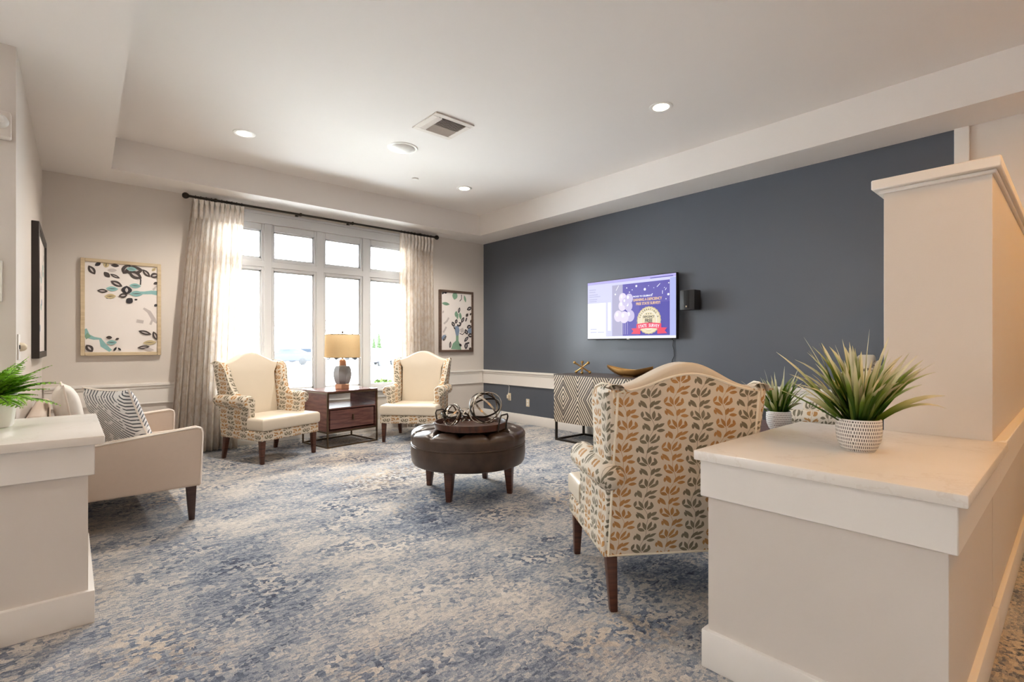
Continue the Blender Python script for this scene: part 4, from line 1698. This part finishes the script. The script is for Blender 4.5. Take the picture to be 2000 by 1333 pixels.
art('large pale wood framed print of dark leaves on the left part of the window wall', 0.08, 0.745, 1.095, 2.08, 0.034, M_FRAMEW,
    [(0.09, 0.09, 0.10, 0.055, -60, 0), (0.17, 0.02, 0.06, 0.035, 40, 1), (0.28, 0.02, 0.06, 0.05, 80, 5), (0.40, 0.02, 0.07, 0.035, 0, 0), (0.36, 0.075, 0.08, 0.035, 5, 6),
     (0.29, 0.13, 0.07, 0.045, -50, 0), (0.40, 0.14, 0.09, 0.032, -25, 0), (0.42, 0.225, 0.11, 0.055, -28, 0), (0.56, 0.05, 0.12, 0.08, 60, 0), (0.66, 0.06, 0.16, 0.10, 10, 0),
     (0.68, 0.11, 0.13, 0.08, -30, 0), (0.63, 0.045, 0.09, 0.045, 0, 2), (0.84, 0.08, 0.10, 0.045, -50, 0), (0.96, 0.10, 0.08, 0.06, 20, 0), (0.95, 0.03, 0.05, 0.03, 45, 5),
     (0.98, 0.19, 0.05, 0.03, 30, 0), (0.68, 0.235, 0.10, 0.05, 0, 2), (0.70, 0.325, 0.12, 0.06, 5, 2), (0.36, 0.285, 0.10, 0.05, 0, 2), (0.23, 0.315, 0.085, 0.042, 0, 0),
     (0.335, 0.37, 0.095, 0.05, 5, 5), (0.56, 0.29, 0.09, 0.09, 90, 1), (0.51, 0.355, 0.075, 0.05, 15, 0), (0.60, 0.41, 0.07, 0.06, 50, 1), (0.69, 0.395, 0.03, 0.018, 10, 1),
     (0.98, 0.45, 0.04, 0.028, 40, 1), (0.82, 0.775, 0.12, 0.045, -18, 0), (0.97, 0.81, 0.10, 0.045, -70, 0), (0.89, 0.89, 0.12, 0.05, 5, 5), (0.80, 0.945, 0.11, 0.04, 8, 0),
     (0.88, 0.97, 0.09, 0.03, -8, 6), (0.32, 0.835, 0.05, 0.035, 0, 0), (0.43, 0.85, 0.035, 0.022, 30, 0), (0.355, 0.89, 0.085, 0.05, 3, 2), (0.06, 0.955, 0.085, 0.06, -55, 0),
     (0.40, 0.965, 0.05, 0.02, 60, 1), (0.46, 0.965, 0.04, 0.018, -50, 1)],
    [([(0.70, 0.10), (0.76, 0.16), (0.755, 0.22)], 0.012, 1), ([(0.72, 0.315), (0.82, 0.31), (0.92, 0.30), (1.0, 0.305)], [0.03, 0.03, 0.04, 0.05], 2), ([(0.94, 0.27), (1.0, 0.22)], 0.02, 6),
     ([(0.0, 0.74), (0.03, 0.82), (0.12, 0.845), (0.20, 0.85), (0.24, 0.92), (0.34, 0.985)], [0.03, 0.05, 0.03, 0.022, 0.05, 0.03], 2), ([(0.0, 0.80), (0.05, 0.84)], 0.05, 3),
     ([(0.80, 0.49), (0.88, 0.53), (0.95, 0.62), (1.0, 0.66)], [0.02, 0.035, 0.04, 0.02], 6), ([(0.70, 0.64), (0.80, 0.65)], 0.035, 6), ([(0.93, 0.62), (0.90, 0.68)], 0.02, 6)])

art('smaller brown framed print of leaves and a green vase right of the window', 4.33, 4.985, 1.092, 2.075, 0.036, M_FRAMED,
    [(0.05, 0.02, 0.05, 0.03, 40, 1), (0.13, 0.01, 0.06, 0.03, 0, 1), (0.44, 0.05, 0.13, 0.10, 80, 3), (0.78, 0.09, 0.12, 0.04, -75, 3), (0.14, 0.20, 0.15, 0.05, -5, 3), (0.93, 0.26, 0.11, 0.06, 25, 1),
     (0.58, 0.30, 0.10, 0.04, 75, 1), (0.48, 0.37, 0.10, 0.06, 85, 3), (0.62, 0.40, 0.12, 0.05, -80, 3), (0.70, 0.47, 0.11, 0.05, 60, 1), (0.82, 0.46, 0.08, 0.03, 65, 1), (0.85, 0.38, 0.07, 0.05, 50, 0),
     (0.97, 0.36, 0.05, 0.03, 60, 0), (0.98, 0.49, 0.06, 0.03, 80, 0), (0.38, 0.55, 0.09, 0.06, -60, 1), (0.48, 0.50, 0.08, 0.05, 70, 1), (0.58, 0.55, 0.10, 0.07, 30, 1), (0.55, 0.535, 0.045, 0.03, 30, 7), (0.05, 0.345, 0.05, 0.03, 60, 6),
     (0.82, 0.68, 0.10, 0.06, -60, 1), (0.92, 0.59, 0.10, 0.07, 10, 1), (0.94, 0.66, 0.10, 0.09, 60, 4), (0.96, 0.74, 0.10, 0.07, 0, 1), (0.07, 0.78, 0.11, 0.06, 40, 4), (0.10, 0.80, 0.10, 0.03, 50, 1),
     (0.82, 0.81, 0.12, 0.05, 45, 1), (0.28, 0.91, 0.11, 0.04, 85, 1), (0.62, 0.915, 0.06, 0.04, -40, 1), (0.81, 0.93, 0.11, 0.07, 85, 1), (0.88, 0.88, 0.06, 0.03, 10, 1), (0.95, 0.985, 0.06, 0.05, 50, 0), (0.42, 0.62, 0.06, 0.02, -45, 1)],
    [([(0.50, 0.58), (0.52, 0.66), (0.52, 0.75)], [0.07, 0.09, 0.05], 4), ([(0.52, 0.75), (0.52, 0.84), (0.50, 0.90), (0.48, 1.0)], [0.05, 0.05, 0.15, 0.20], 3), ([(0.52, 0.45), (0.54, 0.36)], 0.03, 3),
     ([(0.66, 0.02), (0.66, 0.10), (0.60, 0.14)], 0.012, 1), ([(0.60, 0.71), (0.70, 0.73), (0.80, 0.67)], 0.012, 1), ([(0.66, 0.62), (0.70, 0.69)], 0.07, 6), ([(0.08, 0.55), (0.18, 0.50), (0.24, 0.44)], 0.03, 6), ([(0.06, 0.70), (0.16, 0.60)], 0.03, 6)])

# dark framed picture on the left wall, seen edge-on
pf = thing('framed_picture', 'black framed picture on the left wall seen almost edge-on', 'picture', (-0.207, 6.0, 1.62), math.radians(-0.63))
bm = NB()
for (a, b_, c, d) in ((-0.80, -0.75, -0.52, 0.52), (0.27, 0.32, -0.52, 0.52), (-0.75, 0.27, 0.47, 0.52), (-0.75, 0.27, -0.52, -0.47)):
    box(bm, 0.0, 0.045, a, b_, c, d, 0.003, 1)
obj('frame', bm, M_BLACKF, pf)
bm = NB()
box(bm, 0.002, 0.03, -0.75, 0.27, -0.47, 0.47)
obj('canvas', bm, M_PAPER, pf)
bm = NB()
for q in range(14):
    rnd = random.Random(q)
    tt = NB()
    cy, cz = rnd.uniform(-0.68, 0.2), rnd.uniform(-0.40, 0.40)
    vs = [tt.verts.new((0.0304 + 0.0001 * q, cy + 0.06 * math.cos(a * PI / 5), cz + 0.03 * math.sin(a * PI / 5))) for a in range(10)]
    tt.faces.new(vs)
    merge(bm, tt, None, (2, 4, 6)[q % 3])
obj('print', bm, INKS, pf, uv=False)

# things on the end of the left wall
sw = thing('light_switch', 'white switch plate with round dimmer knob at the left wall corner', 'switch', (-0.229 + 0.001, 4.13, 1.19))
bm = NB()
box(bm, 0.0, 0.007, -0.06, 0.06, -0.075, 0.075, 0.002, 1)
obj('plate', bm, M_SPRK, sw)
bm = NB()
lathe(bm, [(0.0, 0.034), (0.012, 0.032), (0.022, 0.022), (0.026, 0.008), (0.026, 0.0)], 20, Matrix.Translation((0.006, 0.02, 0.0)) @ Matrix.Rotation(PI / 2, 4, 'Y'))
obj('knob', bm, M_OUTLET, sw)
bm = NB()
box(bm, 0.007, 0.012, -0.035, -0.02, -0.012, 0.012)
obj('toggle', bm, M_BLACKP, sw)

el = thing('emergency_light', 'wall mounted emergency light unit high on the left wall end', 'light', (-0.40, 4.01, 2.43))
bm = NB()
box(bm, -0.17, 0.155, -0.06, 0, -0.075, 0.075, 0.012, 3)
obj('housing', bm, M_VENT, el)
for x in (-0.10, 0.11):
    bm = NB()
    lathe(bm, [(0.0, 0.05), (0.02, 0.047), (0.034, 0.03), (0.038, 0.0)], 20, Matrix.Translation((x, -0.058, 0.01)) @ Matrix.Rotation(PI / 2, 4, 'X'))
    obj('lamp_head', bm, M_SPRK, el)
np_ = thing('wall_notice', 'blank white notice panel on the left wall end', 'sign', (-0.405, 4.01, 1.56))
bm = NB()
box(bm, -0.11, 0.123, -0.014, 0, -0.115, 0.115, 0.003, 1)
obj('panel', bm, M_SPRK, np_)

# ------------------------------------------------------------------ plants
def pot_dash(parent, R=0.073, H=0.118):
    b = NB()
    prof_ = [(0.0, 0.0), (R * 0.68, 0.0), (R * 0.80, H * 0.10), (R * 0.95, H * 0.34), (R, H * 0.62), (R * 0.985, H * 0.96), (R * 0.965, H), (R * 0.90, H), (R * 0.90, H * 0.85), (0.0, H * 0.85)]
    lathe(b, prof_, 48)
    uvl = b.loops.layers.uv.new('UVMap')
    for f in b.faces:
        cx = f.calc_center_median()
        base_a = math.atan2(cx.y, cx.x)
        for l in f.loops:
            a = math.atan2(l.vert.co.y, l.vert.co.x)
            while a - base_a > PI:
                a -= 2 * PI
            while a - base_a < -PI:
                a += 2 * PI
            l[uvl].uv = (a * R, l.vert.co.z)
    for f in b.faces:
        c = f.calc_center_median()
        if c.z > H * 0.93 or c.z < H * 0.03 or math.hypot(c.x, c.y) < R * 0.5 or (math.hypot(c.x, c.y) < R * 0.93 and c.z > H * 0.7):
            f.material_index = 1
    obj('pot', b, [M_DASH, M_CEMENT], parent, uv=False)
    b = NB()
    lathe(b, [(0.0, H * 0.88), (R * 0.89, H * 0.87), (R * 0.89, H * 0.84)], 24)
    obj('soil', b, M_SOIL, parent)


def grass_plant(label, loc, seed, nblades, Lr, special=()):
    rnd = random.Random(seed)
    t = thing('potted_grass', label, 'potted plant', loc, 0, 'grass plants in dash carved pots')
    pot_dash(t)
    b = NB()
    uvl = b.loops.layers.uv.new('UVMap')
    blades = []
    for q in range(nblades):
        az = rnd.uniform(0, 2 * PI)
        tilt = math.radians(rnd.triangular(2, 50, 15))
        ln = rnd.uniform(Lr[0], Lr[1]) * (1.0 if tilt < 0.6 else 0.9)
        blades.append((az, tilt, ln, rnd.uniform(0.0, 0.55), rnd.uniform(0.006, 0.012), rnd.random() < 0.42, rnd.uniform(0, 0.046)))
    for sp_ in special:
        blades.append(sp_)
    for (az, tilt, ln, bend, wd, pale, r0) in blades:
        d = Vector((math.cos(az), math.sin(az), 0))
        side = Vector((-math.sin(az), math.cos(az), 0))
        tw = rnd.uniform(-0.9, 0.9)
        p = d * r0 + Vector((0, 0, 0.094))
        ang = tilt
        n = 9
        prev_ = None
        for i in range(n + 1):
            s = i / n
            w = wd * (0.75 + 0.9 * s) * (1 - s ** 3) if s < 0.999 else 0.0004
            w = max(w, 0.0004)
            dirv = d * math.sin(ang) + Vector((0, 0, 1)) * math.cos(ang)
            nrm = dirv.cross(side).normalized()
            sv = (side * math.cos(tw) + nrm * math.sin(tw)).normalized()
            fold = nrm * (w * 0.35)
            cur = (b.verts.new(p - sv * w + fold), b.verts.new(p), b.verts.new(p + sv * w + fold))
            if prev_:
                for h in (0, 1):
                    f = b.faces.new((prev_[h], prev_[h + 1], cur[h + 1], cur[h]))
                    ux = 0.75 if (pale or (h == 0 and s > 0.45 and wd > 0.0105)) else 0.25
                    for l, vv in zip(f.loops, ((i - 1) / n, (i - 1) / n, s, s)):
                        l[uvl].uv = (ux, vv)
            prev_ = cur
            p = p + dirv * (ln / n)
            ang += bend * 2.0 / n * (0.3 + s)
    bmesh.ops.solidify(b, geom=b.faces[:], thickness=0.0006)
    obj('grass_blades', b, M_GRASS, t, angle=60, uv=False)
    return t


def dirc(right, fwd):   # azimuth for a direction given as right/forward of the view
    x = 0.75 * right + 0.661 * fwd
    y = -0.661 * right + 0.75 * fwd
    return math.atan2(y, x)


grass_plant('large tufted grass plant in grey dash patterned pot on the right countertop', (2.20, 0.545, 0.8105), 4, 105, (0.17, 0.33),
            [(dirc(-1, 0.1), 1.0, 0.28, 0.15, 0.0075, False, 0.05), (dirc(-1, -0.2), 0.85, 0.29, 0.25, 0.008, True, 0.05), (dirc(-1, 0.3), 0.62, 0.36, 0.2, 0.007, True, 0.04),
             (dirc(1, 0.1), 0.70, 0.28, 0.2, 0.008, False, 0.05), (dirc(1, -0.4), 0.80, 0.24, 0.9, 0.006, True, 0.05), (dirc(-0.6, 0.2), 0.38, 0.36, 0.1, 0.006, True, 0.03),
             (dirc(0.2, 0.1), 0.12, 0.36, 0.05, 0.006, True, 0.02), (dirc(0.9, 0.2), 0.30, 0.35, 0.1, 0.006, True, 0.02), (dirc(1, 0), 0.52, 0.31, 0.3, 0.008, False, 0.05)])
grass_plant('smaller looking grass plant in matching pot on the end table behind the countertop', (3.40, 1.275, 0.6625), 11, 62, (0.14, 0.28),
            [(dirc(-1, 0.1), 0.85, 0.27, 0.2, 0.006, True, 0.05), (dirc(1, 0.1), 0.75, 0.28, 0.2, 0.006, True, 0.05), (dirc(0.1, 0), 0.05, 0.31, 0.02, 0.006, True, 0.02),
             (dirc(0.6, 0), 0.32, 0.32, 0.05, 0.005, True, 0.02), (dirc(-0.5, 0), 0.22, 0.30, 0.05, 0.006, True, 0.02)])

fern = thing('potted_fern', 'bright green fern in a white pot on the left countertop', 'potted plant', (-0.30, 3.43, 0.8105))
bm = NB()
lathe(bm, [(0.0, 0.0), (0.092, 0.0), (0.098, 0.01), (0.112, 0.150), (0.112, 0.155), (0.104, 0.155), (0.098, 0.13), (0.0, 0.13)], 40)
obj('pot', bm, M_POTW, fern)
bm = NB()
lathe(bm, [(0.0, 0.137), (0.098, 0.134), (0.098, 0.125)], 24)
obj('soil', bm, M_SOIL, fern)
rnd = random.Random(5)
for q in range(95):
    az = rnd.uniform(0, 2 * PI)
    ln = rnd.uniform(0.15, 0.25)
    up0 = rnd.uniform(0.05, 1.55)
    d = Vector((math.cos(az), math.sin(az), 0))
    sd = Vector((-math.sin(az), math.cos(az), 0))
    p = d * rnd.uniform(0.0, 0.06) + Vector((0, 0, 0.135))
    ang = up0
    n = 11
    b = NB()
    pts = [p.copy()]
    dirs = []
    for i in range(n):
        dv = d * math.sin(ang) + Vector((0, 0, 1)) * math.cos(ang)
        dirs.append(dv)
        p = p + dv * (ln / n)
        pts.append(p.copy())
        ang += rnd.uniform(0.03, 0.10)
    tube(b, pts, [0.0018] * n + [0.0006], 5, mi=1)
    for i in range(2, n + 1):
        s = i / n
        ll = 0.050 * math.sin(PI * min(0.98, 0.18 + 0.8 * s)) + 0.008
        dv = dirs[min(i, n - 1)]
        nr = dv.cross(sd)
        for sg in (-1, 1):
            ld = (sd * sg * 0.86 + dv * 0.5 - nr * 0.12).normalized()
            wv = ld.cross(nr).normalized()
            c0 = pts[i]
            w = ll * 0.19
            k1 = [b.verts.new(c0), b.verts.new(c0 + ld * ll * 0.4 + wv * w + nr * 0.003), b.verts.new(c0 + ld * ll * 0.75 + wv * w * 0.6), b.verts.new(c0 + ld * ll), b.verts.new(c0 + ld * ll * 0.75 - wv * w * 0.6), b.verts.new(c0 + ld * ll * 0.4 - wv * w + nr * 0.003)]
            b.faces.new((k1[0], k1[1], k1[2], k1[3]))
            b.faces.new((k1[0], k1[3], k1[4], k1[5]))
    obj('frond', b, [M_FERN, M_STEMG], fern, angle=60)

# ------------------------------------------------------------------ outside the window
bm = NB()
box(bm, -60, 120, YB + 0.16, 140, -0.70, -0.60)
struct('ground_outside', bm, M_ASPH, 'pale car park outside the window')
bm = NB()
box(bm, 3.3, 9, YB + 0.8, YB + 2.9, -0.60, -0.12)
tag(obj('lawn_strip', bm, M_LAWN), 'strip of lawn outside below the window', 'lawn', kind='structure')


def out(px, d):
    u = (px - 1000) / 979.0
    return (d * (0.661 + 0.75 * u), d * (0.75 - 0.661 * u))


def car(px, d, rz, paint, label):
    x, y = out(px, d)
    t = thing('parked_car', label, 'car', (x, y, -0.60), rz, 'cars parked outside')
    b = NB()
    body = [(-2.2, 0.35), (-2.25, 0.75), (-2.1, 0.95), (-1.2, 1.02), (-0.55, 1.5), (0.9, 1.55), (1.75, 1.15), (2.15, 1.0), (2.25, 0.6), (2.2, 0.35)]
    prism(b, body, 'y', -0.88, 0.88, 0.12, 3)
    bd = obj('body', b, paint, t)
    b = NB()
    for sy in (-1, 1):
        prism(b, [(-0.95, 1.04), (-0.48, 1.42), (0.85, 1.46), (1.45, 1.12)], 'y', sy * 0.885 - 0.012, sy * 0.885 + 0.012, 0.004, 1)
    obj('side_window', b, M_CARG, bd)
    b = NB()
    prism(b, [(-1.20, 1.05), (-0.62, 1.46), (-0.60, 1.44), (-1.16, 1.03)], 'y', -0.7, 0.7, 0)
    obj('windscreen', b, M_CARG, bd)
    for sx in (-1.4, 1.4):
        for sy in (-0.80, 0.80):
            b = NB()
            lathe(b, [(0.0, -0.1), (0.27, -0.1), (0.33, -0.07), (0.33, 0.07), (0.27, 0.1), (0.0, 0.1)], 24, Matrix.Translation((sx, sy, 0.33)) @ Matrix.Rotation(PI / 2, 4, 'X'))
            obj('wheel', b, M_TYRE, t)
    return t


car(560, 46.0, math.radians(-20), M_CARP1, 'slate blue car parked outside, above the left armchair wing')
car(600, 54.0, math.radians(-25), M_CARP3, 'white car parked outside beyond the slate blue car')
car(668, 62.0, math.radians(-60), M_CARP4, 'mauve grey car parked outside behind the lamp neck')
car(738, 45.0, math.radians(40), M_CARP2, 'silver car parked outside under the two narrow conifers')


def conifer(px, d, h, label):
    x, y = out(px, d)
    t = thing('conifer', label, 'tree', (x, y, -0.60), 0, 'narrow conifers outside')
    b = NB()
    rnd = random.Random(px)
    for i in range(16):
        s = i / 16
        r = 0.55 * (1 - s) ** 0.8 + 0.05
        pts_ = []
        tt = NB()
        z = 0.35 + s * (h - 0.5)
        n = 14
        top_ = tt.verts.new((0, 0, z + h * 0.10))
        ring = [tt.verts.new(((r * (1.0 if j % 2 else 0.72) + rnd.uniform(-.05, .05)) * math.cos(2 * PI * j / n), (r * (1.0 if j % 2 else 0.72)) * math.sin(2 * PI * j / n), z - rnd.uniform(0, 0.12))) for j in range(n)]
        for j in range(n):
            tt.faces.new((ring[j], ring[(j + 1) % n], top_))
        tt.faces.new(ring[::-1])
        merge(b, tt)
    obj('foliage', b, M_CONIF, t)
    b = NB()
    tube(b, [(0, 0, 0), (0, 0, 0.6)], 0.09, 8)
    obj('trunk', b, M_BARK, t)


conifer(741, 58.0, 3.4, 'taller narrow conifer outside above the silver car')
conifer(731, 62.0, 2.9, 'shorter yellowish conifer outside above the silver car')


def bare_tree(px, d, h, seed, label):
    d += 16
    x, y = out(px, d)
    rnd = random.Random(seed)
    t = thing('bare_tree', label, 'tree', (x, y, -0.60), 0, 'bare trees beyond the car park')
    b = NB()
    tube(b, [(0, 0, 0), (rnd.uniform(-.1, .1), 0, h * 0.4), (0, rnd.uniform(-.2, .2), h * 0.75), (0, 0, h)], [0.16, 0.13, 0.08, 0.02], 7)
    obj('trunk', b, M_BARK, t)
    b = NB()

    def br(p, dv, ln, r, lev):
        q = p + dv * ln
        tube(b, [p, p + dv * ln * 0.5 + Vector((rnd.uniform(-.1, .1), rnd.uniform(-.1, .1), 0)), q], [r, r * 0.75, r * 0.45], 4)
        if lev:
            for _ in range(3):
                w = (dv + Vector((rnd.uniform(-.8, .8), rnd.uniform(-.8, .8), rnd.uniform(-.1, .7)))).normalized()
                br(p + dv * ln * rnd.uniform(0.45, 1.0), w, ln * 0.6, r * 0.5, lev - 1)
    for i in range(9):
        a = rnd.uniform(0, 2 * PI)
        z = h * rnd.uniform(0.3, 0.85)
        br(Vector((0, 0, z)), Vector((math.cos(a), math.sin(a), 0.7)).normalized(), h * 0.22, 0.05, 2)
    obj('branches', b, M_BARK, t)


for i, (px, d, h) in enumerate(((500, 48, 5.0), (552, 52, 6.0), (575, 46, 5.5), (602, 50, 5.2), (640, 55, 6.2), (662, 50, 6.5), (690, 48, 5.6), (718, 52, 5.0), (762, 46, 5.4))):
    bare_tree(px, d, h, i + 30, 'leafless grey tree in the row beyond the parked cars')


def shrub(px, d, z, r, label, seed):
    x, y = out(px, d)
    rnd = random.Random(seed)
    t = thing('garden_shrub', label, 'shrub', (x, y, -0.12), 0, 'shrubs under the window')
    b = NB()
    for q in range(420):
        a, e = rnd.uniform(0, 2 * PI), rnd.uniform(-0.3, PI / 2)
        rr = r * rnd.uniform(0.55, 1.0)
        c = Vector((rr * math.cos(a) * math.cos(e), rr * math.sin(a) * math.cos(e), z + rr * 0.8 * math.sin(e)))
        n_ = Vector((rnd.uniform(-1, 1), rnd.uniform(-1, 1), rnd.uniform(-0.2, 1))).normalized()
        s1 = n_.orthogonal().normalized()
        s2 = n_.cross(s1)
        l_ = 0.055
        b.faces.new([b.verts.new(c + s1 * l_), b.verts.new(c + s2 * l_ * 0.45), b.verts.new(c - s1 * l_), b.verts.new(c - s2 * l_ * 0.45)])
    obj('foliage', b, M_SHRUB, t, keep_normals=True)
    b = NB()
    for q in range(8):
        a = q * PI / 4
        tube(b, [(0, 0, 0), (0.3 * r * math.cos(a), 0.3 * r * math.sin(a), z * 0.7), (0.6 * r * math.cos(a), 0.6 * r * math.sin(a), z + r * 0.3)], [0.014, 0.01, 0.004], 5)
    obj('stems', b, M_BARK, t)


shrub(745, 9.2, 0.42, 0.34, 'yellow green shrub outside right of the lamp', 2)
shrub(698, 9.6, 0.26, 0.30, 'low green shrub outside just right of the lamp foot', 6)
